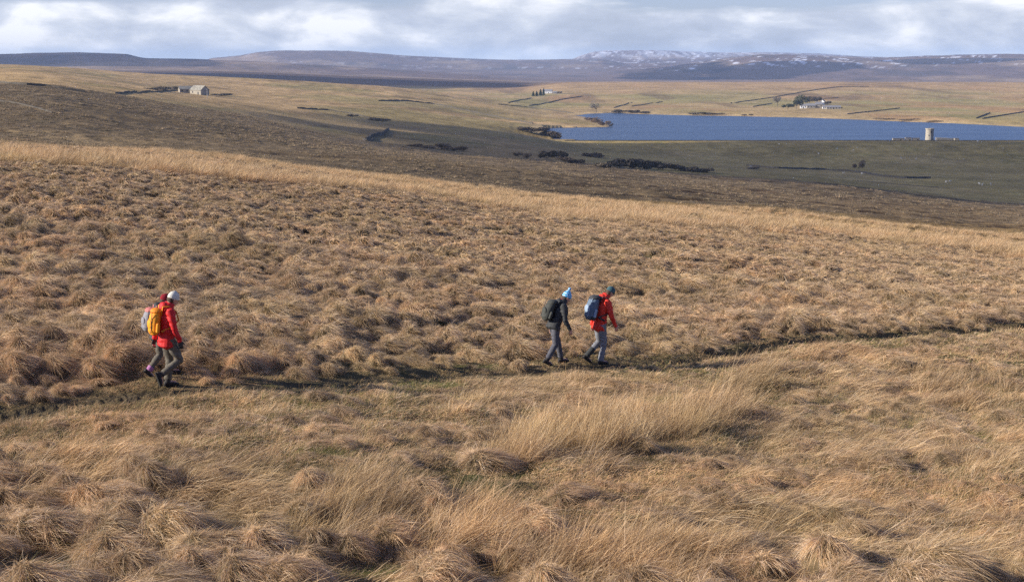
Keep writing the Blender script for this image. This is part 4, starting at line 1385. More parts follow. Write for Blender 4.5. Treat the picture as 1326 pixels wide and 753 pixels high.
for k, (uu, vv, ww, hh, lb) in enumerate([(681, 171, 20, 6.5, "left hand dark bush of the clump where the dam meets the shore"), (695, 173.5, 24, 9, "tallest dark bush of the clump where the dam meets the shore"), (711, 177.5, 24, 9, "right hand dark bush of the clump, touching the lake"), (720, 180, 12, 5, "smallest bush of the clump, next to the dam end")]):
    plant("bush", lb, uu, vv, ww, hh, 'dark', "bush", "dark bushes at the dam end", 0.05, flat=0.5, dens=1.3, ymin=900)
# scrub in the valley
VB = [(560, 193, 34, 7, 'brown', "brown scrub patch on the rough slope below the pasture"), (587, 196, 26, 7, 'brown', "second brown scrub patch on the rough slope"),
      (541, 190, 20, 4, 'brown', "thin brown scrub on the rough slope"),
      (672, 204, 12, 8, 'brown', "thin bare shrub on the valley edge"), (682, 206, 10, 10, 'brown', "taller thin bare shrub on the valley edge"),
      (708, 207, 20, 13, 'dark', "dark shrub at the near end of the valley scrub"), (722, 205, 22, 10, 'dark', "broad dark shrub behind the near end of the valley scrub"), (734, 211, 18, 9, 'brown', "brownish shrub on the low valley bank"),
      (748, 212, 16, 6, 'dark', "small dark shrub between the two dark valley groups"), (762, 203, 22, 5, 'dark', "low dark shrub higher up the valley side"), (776, 204.5, 16, 4, 'dark', "low narrow shrub higher up the valley side"),
      (782, 217, 22, 7, 'dark', "first dark shrub of the long valley row"), (796, 216.5, 20, 8, 'dark', "second dark shrub of the long valley row"), (811, 217, 24, 14, 'dark', "tallest dark shrub of the long valley row"), (827, 218, 24, 13, 'dark', "tall dark shrub next to the tallest of the valley row"),
      (843, 219, 22, 11, 'dark', "dark shrub halfway along the valley row"), (858, 220, 24, 11, 'dark', "wide dark shrub past the middle of the valley row"), (874, 221, 22, 9, 'dark', "dark shrub towards the end of the valley row"), (890, 222, 22, 7, 'dark', "low dark shrub near the end of the valley row"), (907, 223, 24, 5, 'dark', "lowest dark shrub at the end of the valley row"),
      (975, 219, 12, 3, 'dark', "tiny shrub at the start of the stream wall")]
for k, (uu, vv, ww, hh, kd, lb) in enumerate(VB):
    plant("shrub", lb, uu, vv, ww, hh, kd, "shrub", "shrubs in the valley below the dam", 0.05, flat=0.7, dens=2.2, ymin=470, seed=k)
plant("bare_tree", "lone bare tree standing on the shaded pasture by the stream wall", 1112, 222, 15, 13, 'brown', "tree", ymin=550, trunk=0.28)
for k, (uu, vv, ww, hh, lb) in enumerate([(203, 117, 26, 5, "dark scrub patch left of the derelict outbuilding"), (222, 116, 20, 4, "small dark scrub touching the wall by the outbuilding"), (288, 124.5, 26, 4, "dark green scrub put in for the cast shadow of the barn"), (456, 151, 12, 3, "small dark shrub by the wall above the sheepfold"), (488, 156.5, 24, 3, "low dark shrub beside the wall above the sheepfold")]):  # scrub right of the barn is added to stand for its cast shadow
    plant("scrub", lb, uu, vv, ww, hh, 'dark', "shrub", "scrub on the pasture", 0.05, flat=0.7, ymin=500)

# ------------------------------------------------------------------ shapes for bodies
def ring_tube(parts, pts, rad, n=14, side=Vector((0, 1, 0)), cap=True):
    """closed loft through pts; rad: list of r or (r_side, r_other)"""
    pts = [Vector(p) for p in pts]
    V, Q, T = [], [], []
    for i, p in enumerate(pts):
        tg = (pts[min(i + 1, len(pts) - 1)] - pts[max(i - 1, 0)]).normalized()
        s_v = (side - tg * side.dot(tg))
        if s_v.length < 1e-3:
            s_v = tg.orthogonal()
        s_v.normalize()
        o_v = tg.cross(s_v)
        ra = rad[i]
        ra, rb = ra if isinstance(ra, tuple) else (ra, ra)
        for k in range(n):
            a_ = 2 * math.pi * k / n
            V.append(p + s_v * math.cos(a_) * ra + o_v * math.sin(a_) * rb)
    for i in range(len(pts) - 1):
        for k in range(n):
            Q.append((i * n + k, i * n + (k + 1) % n, (i + 1) * n + (k + 1) % n, (i + 1) * n + k))
    if cap:
        e0, e1 = len(V), len(V) + 1
        def mr(x_):
            return min(x_) if isinstance(x_, tuple) else x_
        V.append(pts[0] - (pts[1] - pts[0]).normalized() * mr(rad[0]) * 0.5)
        V.append(pts[-1] + (pts[-1] - pts[-2]).normalized() * mr(rad[-1]) * 0.5)
        for k in range(n):
            T.append((e0, (k + 1) % n, k))
            b0 = (len(pts) - 1) * n
            T.append((e1, b0 + k, b0 + (k + 1) % n))
    V = np.array([tuple(v) for v in V])
    parts.append((V, np.array(Q), np.array(T) if T else None, np.zeros((len(V), 3))))


def ellipsoid(parts, c, rad, rot=None, n=14, m=9):
    V, Q, T = [], [], []
    for i in range(1, m):
        th = math.pi * i / m
        for k in range(n):
            V.append((math.sin(th) * math.cos(2 * math.pi * k / n), math.sin(th) * math.sin(2 * math.pi * k / n), -math.cos(th)))
    for i in range(m - 2):
        for k in range(n):
            Q.append((i * n + k, i * n + (k + 1) % n, (i + 1) * n + (k + 1) % n, (i + 1) * n + k))
    V.append((0, 0, -1))
    V.append((0, 0, 1))
    for k in range(n):
        T.append((len(V) - 2, (k + 1) % n, k))
        T.append((len(V) - 1, (m - 2) * n + k, (m - 2) * n + (k + 1) % n))
    V = np.array(V) * np.array(rad)
    if rot is not None:
        V = V @ np.array(rot.to_matrix()).T if hasattr(rot, 'to_matrix') else V @ np.array(rot).T
    parts.append((V + np.array(c), np.array(Q), np.array(T), np.zeros((len(V), 3))))


def fuse(name, parts, mat, parent, voxel=0.012, smooth=4, wrinkle=0.0, wscale=9.0, seed=0):
    """join closed shapes into one continuous skin"""
    V, Q, T, _ = join(parts)
    me0 = mesh_np(name, V, Q, T)
    o = bpy.data.objects.new(name, me0)
    col.objects.link(o)
    md = o.modifiers.new("remesh", 'REMESH')
    md.mode = 'VOXEL'
    md.voxel_size = voxel
    if smooth:
        ms = o.modifiers.new("smooth", 'SMOOTH')
        ms.iterations = smooth
        ms.factor = 0.5
    dg = bpy.context.evaluated_depsgraph_get()
    dg.update()
    me1 = bpy.data.meshes.new_from_object(o.evaluated_get(dg), depsgraph=dg)
    me1.name = name
    o.modifiers.clear()
    o.data = me1
    if wrinkle > 0:
        nv = len(me1.vertices)
        co = np.zeros(nv * 3, np.float32)
        me1.vertices.foreach_get('co', co)
        co = co.reshape(-1, 3)
        no = np.zeros(nv * 3, np.float32)
        me1.vertices.foreach_get('normal', no)
        no = no.reshape(-1, 3)
        a_ = fbm(co[:, 2] * wscale * 1.6 + co[:, 0] * wscale * 0.8, co[:, 0] * wscale * 0.9 + co[:, 1] * wscale + co[:, 2] * 3, 50 + seed, 3)
        d_ = np.abs(a_) * 2 - 0.6
        co = co + no * (d_ * wrinkle)[:, None]
        me1.vertices.foreach_set('co', co.astype(np.float32).ravel())
        me1.update()
    me1.polygons.foreach_set('use_smooth', np.ones(len(me1.polygons), bool))
    me1.materials.clear()
    me1.materials.append(mat)
    o.parent = parent
    return o


def fabric(name, c, rough=0.8, var=0.12, scale=12.0, bump=0.0015):
    return simple_mat(name, c, rough, var, scale, 0.25, bump, 55.0)


M_skin = simple_mat("skin", (0.50, 0.27, 0.19), 0.55, 0.08, 15.0, 0.4)
M_hair = simple_mat("brown_hair", (0.07, 0.045, 0.03), 0.7, 0.2, 30.0)
M_eye = simple_mat("eye", (0.03, 0.02, 0.02), 0.3, 0.0, 5.0, 0.5)
M_boot = fabric("boot_leather", (0.030, 0.026, 0.024), 0.7)
M_sole = fabric("boot_sole", (0.018, 0.018, 0.018), 0.8)


def hand(parts, wrist, d, palm_n, sc=1.0, side=1):
    """palm, four unequal curled fingers and a thumb leaving the side of the palm"""
    d = Vector(d).normalized()
    pn = Vector(palm_n)
    pn = (pn - d * pn.dot(d)).normalized()
    s_v = d.cross(pn) * side
    w_ = Vector(wrist)
    ring_tube(parts, [w_ - d * 0.02, w_ + d * 0.03 * sc, w_ + d * 0.075 * sc, w_ + d * 0.098 * sc], [(0.025, 0.02), (0.036 * sc, 0.016 * sc), (0.041 * sc, 0.015 * sc), (0.036 * sc, 0.012 * sc)], 12, s_v)
    for k, (off, ln) in enumerate([(-0.030, 0.072), (-0.010, 0.080), (0.010, 0.075), (0.029, 0.058)]):
        b0 = w_ + d * 0.088 * sc + s_v * off * sc
        c1 = b0 + (d * 0.92 + pn * 0.30).normalized() * ln * 0.45 * sc
        c2 = c1 + (d * 0.62 + pn * 0.78).normalized() * ln * 0.32 * sc
        c3 = c2 + (d * 0.15 + pn * 1.0).normalized() * ln * 0.26 * sc
        ring_tube(parts, [b0 - d * 0.02, b0, c1, c2, c3], [0.009, 0.0092 * sc, 0.0085 * sc, 0.008 * sc, 0.0065 * sc], 8, s_v)
    t0 = w_ + d * 0.030 * sc - s_v * 0.030 * sc
    t1 = t0 + (d * 0.6 - s_v * 0.75 + pn * 0.35).normalized() * 0.038 * sc
    t2 = t1 + (d * 0.9 - s_v * 0.15 + pn * 0.45).normalized() * 0.032 * sc
    ring_tube(parts, [t0 + s_v * 0.015, t0, t1, t2], [0.012, 0.0125 * sc, 0.0105 * sc, 0.008 * sc], 8, s_v)


def head_parts(parts, c, f, up):
    """skull, jaw, nose, brow, lips and ears; f: face direction"""
    f, up = Vector(f).normalized(), Vector(up).normalized()
    s_v = up.cross(f).normalized()
    Mx = Matrix((f, s_v, up)).transposed()
    c = Vector(c)

    def at(a, b, d_):
        return c + f * a + s_v * b + up * d_
    ellipsoid(parts, c, (0.095, 0.076, 0.108), Mx)
    ellipsoid(parts, at(0.022, 0, -0.055), (0.068, 0.058, 0.062), Mx)
    ellipsoid(parts, at(0.060, 0, -0.100), (0.026, 0.026, 0.020), Mx)
    ring_tube(parts, [at(0.080, 0, 0.012), at(0.098, 0, -0.012), at(0.112, 0, -0.032), at(0.094, 0, -0.040)], [0.008, 0.011, 0.015, 0.010], 10, s_v)
    ellipsoid(parts, at(0.082, 0, 0.022), (0.016, 0.052, 0.010), Mx)
    ellipsoid(parts, at(0.084, 0, -0.066), (0.012, 0.024, 0.006), Mx)
    ellipsoid(parts, at(0.082, 0, -0.077), (0.012, 0.021, 0.007), Mx)
    for sg in (-1, 1):
        ellipsoid(parts, at(-0.005, sg * 0.080, -0.012), (0.018, 0.008, 0.031), Mx)
        ellipsoid(parts, at(0.055, sg * 0.042, -0.040), (0.026, 0.020, 0.024), Mx)
    ring_tube(parts, [at(-0.02, 0, -0.03), at(-0.035, 0, -0.11), at(-0.045, 0, -0.18)], [0.055, 0.054, 0.062], 12, s_v)
    return Mx, at


def eye_parts(at, parent, Mx):
    for sg in (-1, 1):
        pp = []
        ellipsoid(pp, at(0.083, sg * 0.031, 0.002), (0.010, 0.013, 0.008), Mx)
        V, Q, T, c = join(pp)
        link("eye", mesh_np("eye", V, Q, T, None, True), M_eye, parent)


def lerp(a, b, t_):
    return Vector(a) * (1 - t_) + Vector(b) * t_


def person(loc, rz, label, P):
    root = empty("person", loc, label, "person", rz, "hikers walking along the path")
    sc = P.get('scale', 1.0)
    root.scale = (sc, sc, sc)
    pel, ch, nk = Vector(P['pelvis']), Vector(P['chest']), Vector(P['neck'])
    shs, els, wrs = P['shoulder'], P['elbow'], P['wrist']
    hips, kns, ans, toes = P['hip'], P['knee'], P['ankle'], P['toe']
    up_t = (nk - pel).normalized()
    # --- body: one continuous skin
    b = []
    ring_tube(b, [pel - up_t * 0.06, pel, lerp(pel, ch, .45), lerp(pel, ch, .8), ch, lerp(ch, nk, .55), nk], [(0.12, 0.09), (0.155, 0.105), (0.125, 0.085), (0.145, 0.10), (0.16, 0.105), (0.14, 0.085), (0.06, 0.06)], 16)
    hc = Vector(P['head'])
    Mx, at = head_parts(b, hc, P['face'], P['head_up'])
    ring_tube(b, [nk - up_t * 0.03, lerp(nk, at(-0.02, 0, -0.05), 0.6), at(-0.02, 0, -0.03)], [0.066, 0.056, 0.055], 12)
    for i in (0, 1):
        ring_tube(b, [lerp(nk, shs[i], .4), shs[i], lerp(shs[i], els[i], .5), els[i], lerp(els[i], wrs[i], .4), wrs[i]], [0.06, 0.055, 0.046, 0.038, 0.038, 0.026], 12)
        dd = P['hand_dir'][i]
        hand(b, wrs[i], dd, P['palm'][i], 0.98, -1 if i == 0 else 1)
        ring_tube(b, [hips[i], lerp(hips[i], kns[i], .5), kns[i], lerp(kns[i], ans[i], .35), ans[i]], [0.085, 0.075, 0.055, 0.055, 0.038], 14)
        fd = Vector(toes[i]).normalized()
        ring_tube(b, [Vector(ans[i]) + Vector((0, 0, 0.0)), Vector(ans[i]) + fd * 0.05 - Vector(P['sole'][i]) * -0.04, Vector(ans[i]) + fd * 0.15 + Vector(P['sole'][i]) * 0.055], [0.038, 0.036, 0.028], 10)
    fuse("body", b, M_skin, root, 0.0068, 2)
    hr_ = []
    ellipsoid(hr_, at(-0.022, 0, -0.008), (0.086, 0.084, 0.092), Mx)
    fuse("hair", hr_, P.get('hair_mat', M_hair), root, 0.009, 1, 0.004, 25.0)
    eye_parts(at, root, Mx)
    # --- trousers
    tp = []
    ring_tube(tp, [pel - up_t * 0.09, pel - up_t * 0.02, pel + up_t * 0.10], [(0.13, 0.115), (0.172, 0.128), (0.155, 0.11)], 16)
    for i in (0, 1):
        cuff = lerp(kns[i], ans[i], 0.93)
        ring_tube(tp, [Vector(hips[i]) + Vector((0, 0, 0.02)), lerp(hips[i], kns[i], .45), lerp(hips[i], kns[i], .9), kns[i], lerp(kns[i], ans[i], .35), lerp(kns[i], ans[i], .75), cuff], [0.104, 0.093, 0.074, 0.073, 0.073, 0.064, 0.062], 14)
    fuse("trousers", tp, P['trouser_mat'], root, 0.012, 3, P.get('trouser_wr', 0.015), 9.0, 3)
    # --- boots
    for i in (0, 1):
        fd = Vector(toes[i]).normalized()
        sl = Vector(P['sole'][i]).normalized()
        A_ = Vector(ans[i])
        bp_ = []
        ring_tube(bp_, [lerp(ans[i], kns[i], .22), A_, A_ + sl * 0.05 - fd * 0.012], [0.056, 0.052, 0.050], 12)
        ring_tube(bp_, [A_ - fd * 0.065 + sl * 0.055, A_ + sl * 0.052, A_ + fd * 0.08 + sl * 0.058, A_ + fd * 0.15 + sl * 0.070, A_ + fd * 0.192 + sl * 0.076], [(0.036, 0.036), (0.043, 0.045), (0.047, 0.037), (0.048, 0.027), (0.034, 0.018)], 12)
        bt = fuse("boot", bp_, P.get('boot_mat', M_boot), root, 0.009, 2)
        s2 = []
        ring_tube(s2, [A_ - fd * 0.082 + sl * 0.092, A_ + fd * 0.02 + sl * 0.092, A_ + fd * 0.12 + sl * 0.095, A_ + fd * 0.20 + sl * 0.095], [(0.034, 0.011), (0.040, 0.012), (0.050, 0.012), (0.036, 0.010)], 12)
        fuse("sole", s2, M_sole, bt, 0.008, 1)
        if P.get('gaiter_or_shade') and P['gaiter_or_shade'][i]:
            gp_ = []
            ring_tube(gp_, [lerp(ans[i], kns[i], -.03), lerp(ans[i], kns[i], .18), lerp(ans[i], kns[i], P['gaiter_or_shade'][i][1])], [0.066, 0.068, 0.070], 12)
            fuse("gaiter_or_shade", gp_, P['gaiter_or_shade'][i][0], root, 0.010, 1)
    # --- jacket
    j = []
    hem = P.get('hem', 0.16)
    ring_tube(j, [pel - up_t * (hem - 0.05), pel - up_t * (hem - 0.065), pel + up_t * 0.06, lerp(pel, ch, .5), lerp(pel, ch, .85), ch, lerp(ch, nk, .5), lerp(ch, nk, .82), nk + up_t * 0.02],
              [(0.190, 0.144), (0.196, 0.150), (0.190, 0.140), (0.176, 0.130), (0.188, 0.140), (0.198, 0.140), (0.178, 0.120), (0.115, 0.100), (0.078, 0.078)], 18)
    for i in (0, 1):
        ring_tube(j, [lerp(nk, shs[i], .35) - up_t * 0.02, Vector(shs[i]) - up_t * 0.005, lerp(shs[i], els[i], .35), lerp(shs[i], els[i], .75), els[i], lerp(els[i], wrs[i], .4), lerp(els[i], wrs[i], .8), lerp(els[i], wrs[i], 1.0)],
                  [0.085, 0.083, 0.070, 0.064, 0.060, 0.056, 0.048, 0.043], 14)
    # collar and hood lying on the back of the neck
    fw = Vector((1, 0, 0))
    ring_tube(j, [nk - up_t * 0.02, nk + up_t * 0.035 + fw * 0.01, nk + up_t * 0.085 + fw * 0.025], [(0.105, 0.10), (0.092, 0.092), (0.082, 0.085)], 16)
    if P.get('hood', True):
        ellipsoid(j, nk - fw * 0.085 + up_t * 0.035, (0.085, 0.105, 0.078))
        ellipsoid(j, nk - fw * 0.110 + up_t * -0.02, (0.065, 0.085, 0.075))
        for sg in (-1, 1):
            ellipsoid(j, nk + fw * -0.01 + Vector((0, sg * 0.075, 0)) + up_t * 0.04, (0.085, 0.040, 0.052))
    fuse("jacket", j, P['jacket_mat'], root, 0.011, 3, P.get('jacket_wr', 0.015), 8.0, 7)
    # pocket zips and cuffs
    for i in (0, 1):
        cf = []
        ring_tube(cf, [lerp(els[i], wrs[i], .93), lerp(els[i], wrs[i], 1.05)], [0.046, 0.042], 12)
        fuse("cuff", cf, P.get('cuff_mat', P['jacket_mat']), root, 0.009, 1)
        if P.get('glove_mat'):
            gl = []
            hand(gl, wrs[i], P['hand_dir'][i], P['palm'][i], 1.10, -1 if i == 0 else 1)
            fuse("glove", gl, P['glove_mat'], root, 0.0065, 2)
    # --- hat
    hp = []
    up_h, fh = Vector(P['head_up']).normalized(), Vector(P['face']).normalized()
    ring_tube(hp, [at(0.002, 0, 0.018), at(-0.002, 0, 0.045), at(-0.006, 0, 0.085), at(-0.010, 0, 0.118), at(-0.012, 0, 0.135 + P.get('hat_tall', 0))], [(0.088, 0.107), (0.090, 0.108), (0.082, 0.098), (0.058, 0.070), (0.024, 0.028)], 18, up_h.cross(fh))
    hat = fuse("hat", hp, P['hat_mat'], root, 0.008, 2, 0.002, 20.0)
    br = []
    ring_tube(br, [at(0.003, 0, 0.006), at(0.001, 0, 0.040)], [(0.093, 0.112), (0.093, 0.112)], 18, up_h.cross(fh), cap=True)
    fuse("brim", br, P.get('brim_mat', P['hat_mat']), hat, 0.008, 1)
    if P.get('bobble_mat'):
        bb = []
        ellipsoid(bb, at(-0.014, 0, 0.165 + P.get('hat_tall', 0)), (0.034, 0.034, 0.032))
        fuse("bobble", bb, P['bobble_mat'], hat, 0.007, 0, 0.004, 60.0)
    return root


def backpack(root, P, label, mats, w_=0.15, d_=0.12, h_=0.48, lift=0.0, extras=()):
    """pack lying against the wearer's back, in the wearer's place and heading"""
    pk_ = empty("backpack", root.location, label, "backpack", root.rotation_euler.z)
    pk_.scale = root.scale
    pel, ch, nk = Vector(P['pelvis']), Vector(P['chest']), Vector(P['neck'])
    up_t = (nk - pel).normalized()
    bk = Vector((-up_t.z, 0, up_t.x))          # pointing behind the wearer
    base = lerp(pel, nk, 0.60) + bk * (0.125 + d_) + up_t * lift
    main, top_m, strap_m, pocket_m = mats

    def q(a, b_, c_):
        return base + bk * a + Vector((0, 1, 0)) * b_ + up_t * c_
    m_ = []
    ring_tube(m_, [q(0.0, 0, -h_ / 2), q(0.015, 0, -h_ * 0.38), q(0.02, 0, -h_ * 0.1), q(0.01, 0, h_ * 0.2), q(-0.01, 0, h_ * 0.38), q(-0.02, 0, h_ * 0.46)], [(w_ * .8, d_ * .75), (w_, d_), (w_, d_ * 1.05), (w_ * .96, d_ * .95), (w_ * .85, d_ * .8), (w_ * .5, d_ * .5)], 16)
    bag = fuse("bag", m_, main, pk_, 0.010, 3, 0.008, 10.0, 5)
    l_ = []
    ellipsoid(l_, q(-0.005, 0, h_ * 0.43), (d_ * 1.05, w_ * 0.95, 0.062))
    fuse("lid", l_, top_m, pk_, 0.010, 2, 0.005, 12.0)
    k_ = []
    ellipsoid(k_, q(d_ * 0.95, 0, -h_ * 0.12), (0.042, w_ * 0.72, h_ * 0.22))
    pc = fuse("pocket", k_, pocket_m, pk_, 0.009, 2, 0.004, 12.0)
    for sg in (-1, 1):
        sp_ = []
        shv = Vector(P['shoulder'][0 if sg < 0 else 1])
        yy = sg * 0.105
        sy = shv.y * 0.62
        top_pt = Vector((shv.x, sy, shv.z)) + up_t * 0.085
        ring_tube(sp_, [q(-d_ * 0.7, yy * .8, h_ * 0.28), top_pt + bk * 0.12, top_pt + bk * 0.0 + up_t * 0.006, top_pt - bk * 0.125 - up_t * 0.07, lerp(pel, nk, 0.62) - bk * 0.150 + Vector((0, sg * 0.135, 0)), lerp(pel, nk, 0.42) - bk * 0.04 + Vector((0, sg * 0.185, 0)), q(-d_ * 0.8, sg * w_ * .85, -h_ * 0.38)],
                  [(0.028, 0.009)] * 5 + [(0.012, 0.018), (0.012, 0.02)], 8)
        fuse("strap", sp_, strap_m, pk_, 0.0075, 1)
        bp2 = []
        ring_tube(bp2, [q(0.0, sg * (w_ + 0.012), -h_ * 0.40), q(0.0, sg * (w_ + 0.014), -h_ * 0.05)], [0.034, 0.032], 10)
        fuse("side_pocket", bp2, pocket_m, pk_, 0.009, 1)
    for (nm, a0, a1, rr_, mt) in extras:
        e_ = []
        ring_tube(e_, [q(*a0), lerp(q(*a0), q(*a1), .5), q(*a1)], [rr_, rr_, rr_], 10)
        fuse(nm, e_, mt, bag if nm == 'trim' else pk_, 0.008, 1)
    return pk_


F_red = fabric("red_jacket_cloth", (0.52, 0.018, 0.018), 0.65)
F_orange = fabric("orange_red_jacket_cloth", (0.58, 0.038, 0.022), 0.65)
F_black = fabric("black_cloth", (0.035, 0.037, 0.036), 0.75)
F_char = fabric("charcoal_jacket_cloth", (0.036, 0.037, 0.037), 0.7)
F_olive = fabric("olive_grey_trouser_cloth", (0.115, 0.100, 0.075), 0.85)
F_grey = fabric("grey_trouser_cloth", (0.085, 0.085, 0.098), 0.85)
F_grey2 = fabric("mid_grey_trouser_cloth", (0.17, 0.175, 0.19), 0.85)
F_yellow = fabric("yellow_pack_cloth", (0.74, 0.27, 0.014), 0.65)
F_yellow2 = fabric("amber_pack_cloth", (0.62, 0.20, 0.012), 0.65)
F_white = fabric("cream_wool", (0.55, 0.52, 0.45), 0.95, bump=0.004)
F_teal = fabric("teal_wool", (0.05, 0.10, 0.11), 0.95, bump=0.004)
F_maroon = fabric("dark_red_wool", (0.22, 0.012, 0.02), 0.95, bump=0.004)
F_pink = fabric("pink_cloth", (0.36, 0.15, 0.30), 0.8)
F_pale = fabric("pale_grey_pack_cloth", (0.21, 0.20, 0.21), 0.7)
F_rose = fabric("rose_pack_cloth", (0.50, 0.16, 0.14), 0.7)
F_blue = fabric("grey_blue_pack_cloth", (0.10, 0.14, 0.19), 0.65)
F_lblue = fabric("pale_blue_pack_cloth", (0.24, 0.31, 0.40), 0.65)
F_moss = fabric("dark_olive_pack_cloth", (0.048, 0.050, 0.042), 0.75)
F_dgrey = fabric("dark_grey_strap", (0.045, 0.047, 0.050), 0.7)

# striped blue and white wool
m, t = new_mat("blue_striped_wool")
tcn = t.n('ShaderNodeTexCoord')
spn = t.n('ShaderNodeSeparateXYZ', {0: tcn.outputs['Object']})
wvn = t.math('FRACT', t.math('MULTIPLY', spn.outputs[2], 22.0))
wv2 = t.math('FRACT', t.math('ADD', t.math('MULTIPLY', spn.outputs[0], 20.0), t.math('MULTIPLY', spn.outputs[1], 14.0)))
chk = t.math('MULTIPLY', t.math('GREATER_THAN', wvn, 0.55), t.math('GREATER_THAN', wv2, 0.35))
nzz = t.n('ShaderNodeTexNoise', {'Vector': tcn.outputs['Object'], 'Scale': 90.0})
bmp = t.n('ShaderNodeBump', {'Strength': 1.0, 'Distance': 0.004, 'Height': nzz.outputs[0]})
out(t, principled(t, t.mix(chk, (0.045, 0.30, 0.55), (0.62, 0.76, 0.86)), 0.95, 0.1, bmp.outputs[0]))
F_stripe = m

DN = Vector((0, 0, -1))


def ground_at(u, v, Y):
    """point of the terrain seen at row v, the one nearest to distance Y"""
    best = None
    for yy in np.linspace(Y - 2.5, Y + 2.5, 101):
        p = pix(u, v, yy)
        p.z = float(H(p.x, p.y))
        vv = float(uv_of(np.array(p.x), np.array(p.y), np.array(p.z))[1])
        k = abs(vv - v) * 1.0 + abs(yy - Y) * 1.2
        if best is None or k < best[0]:
            best = (k, p)
    return best[1]


# hiker with the yellow pack
PA = dict(pelvis=(-0.02, 0, 0.90), chest=(-0.01, 0, 1.27), neck=(0.035, 0, 1.44), head=(0.115, -0.01, 1.585), face=(0.86, 0.10, -0.42), head_up=(0.42, 0, 0.90),
          shoulder=[(0.0, -0.195, 1.385), (0.01, 0.195, 1.385)], elbow=[(0.03, -0.265, 1.10), (-0.10, 0.25, 1.11)], wrist=[(0.13, -0.245, 0.865), (-0.17, 0.23, 0.865)],
          hand_dir=[(0.18, 0.02, -1), (-0.2, 0, -1)], palm=[(0.25, 1, 0), (0.2, -1, 0)],
          hip=[(-0.01, -0.09, 0.87), (-0.01, 0.09, 0.87)], knee=[(0.17, -0.10, 0.50), (0.05, 0.09, 0.48)], ankle=[(-0.17, -0.10, 0.27), (0.0, 0.09, 0.11)],
          toe=[(0.30, 0, -0.95), (1, 0, -0.02)], sole=[(-0.95, 0, -0.30), (0, 0, -1)],
          trouser_mat=F_olive, jacket_mat=F_red, hat_mat=F_white, brim_mat=F_white, glove_mat=F_black, hem=0.20, hat_tall=0.01)
gA = ground_at(220, 503, 24.8)
gA.z = float(H(gA.x, gA.y)) + 0.02
pa = person(gA, R(32), "hiker in a red jacket and cream hat carrying the yellow backpack", PA)
backpack(pa, PA, "yellow rucksack on the back of the red jacketed hiker with the cream hat", (F_yellow, F_yellow2, F_yellow2, F_yellow), 0.142, 0.10, 0.43, -0.035,
         extras=[('trim', (0.10, 0.09, -0.2), (0.10, 0.09, 0.18), 0.008, F_dgrey), ('trim', (0.10, -0.09, -0.2), (0.10, -0.09, 0.18), 0.008, F_dgrey)])

# the hiker half hidden behind
PB = dict(pelvis=(-0.02, 0, 0.86), chest=(0.03, 0, 1.22), neck=(0.08, 0, 1.38), head=(0.15, 0, 1.515), face=(0.9, 0, -0.35), head_up=(0.35, 0, 0.93),
          shoulder=[(0.05, -0.18, 1.325), (0.05, 0.18, 1.325)], elbow=[(0.0, -0.25, 1.06), (0.12, 0.24, 1.06)], wrist=[(0.07, -0.24, 0.83), (0.28, 0.22, 0.88)],
          hand_dir=[(0.1, 0.02, -1), (0.5, 0, -0.9)], palm=[(0.25, 1, 0), (0.2, -1, 0)],
          hip=[(-0.01, -0.09, 0.83), (-0.01, 0.09, 0.83)], knee=[(-0.02, -0.10, 0.45), (0.17, 0.09, 0.46)], ankle=[(-0.24, -0.10, 0.17), (0.24, 0.09, 0.11)],
          toe=[(0.72, 0, -0.69), (1, 0, 0.0)], sole=[(-0.69, 0, -0.72), (0, 0, -1)],
          trouser_mat=F_olive, jacket_mat=F_char, hat_mat=F_maroon, glove_mat=F_black, hem=0.18, scale=0.92, gaiter_or_shade=[(F_pink, 0.22), (F_olive, 0.22)])
gB = gA + Vector((-0.34, 0.72, 0))
gB = Vector((gB.x, gB.y, 0))
gB.z = float(H(gB.x, gB.y)) + 0.02
pb = person(gB, R(28), "hiker in dark red hat and pink gaiters half hidden behind the yellow pack", PB)
backpack(pb, PB, "pale grey and rose rucksack on the half hidden hiker", (F_pale, F_rose, F_rose, F_pale), 0.15, 0.10, 0.42, -0.05)

# hiker with the blue bobble hat
PC = dict(pelvis=(0.0, 0, 0.88), chest=(0.12, 0, 1.20), neck=(0.20, 0, 1.36), head=(0.30, 0, 1.475), face=(0.88, -0.05, -0.46), head_up=(0.46, 0, 0.88),
          shoulder=[(0.155, -0.18, 1.30), (0.155, 0.18, 1.30)], elbow=[(0.15, -0.25, 1.02), (0.02, 0.24, 1.04)], wrist=[(0.28, -0.235, 0.80), (0.02, 0.23, 0.79)],
          hand_dir=[(0.22, 0.02, -1), (0.1, 0, -1)], palm=[(0.1, 1, 0), (0.2, -1, 0)],
          hip=[(0.0, -0.085, 0.85), (0.0, 0.085, 0.85)], knee=[(0.0, -0.09, 0.47), (0.14, 0.09, 0.48)], ankle=[(-0.20, -0.09, 0.15), (0.22, 0.09, 0.11)],
          toe=[(0.88, 0, -0.47), (1, 0, 0.03)], sole=[(-0.47, 0, -0.88), (0, 0, -1)],
          trouser_mat=F_grey, jacket_mat=F_char, hat_mat=F_stripe, bobble_mat=F_stripe, hem=0.13, hat_tall=0.035)
gC = ground_at(717, 472, 30.6)
gC.z = float(H(gC.x, gC.y)) + 0.0
pc_ = person(gC, R(24), "hiker in charcoal jacket and a blue and white bobble hat", PC)
sc_ = []
ring_tube(sc_, [Vector(PC['neck']) + Vector((0.0, 0, 0.01)), Vector(PC['neck']) + Vector((0.035, 0, 0.065))], [(0.088, 0.094), (0.074, 0.082)], 14)
fuse("scarf", sc_, fabric("red_brown_scarf", (0.32, 0.05, 0.04), 0.9), pc_, 0.009, 2, 0.006, 20)
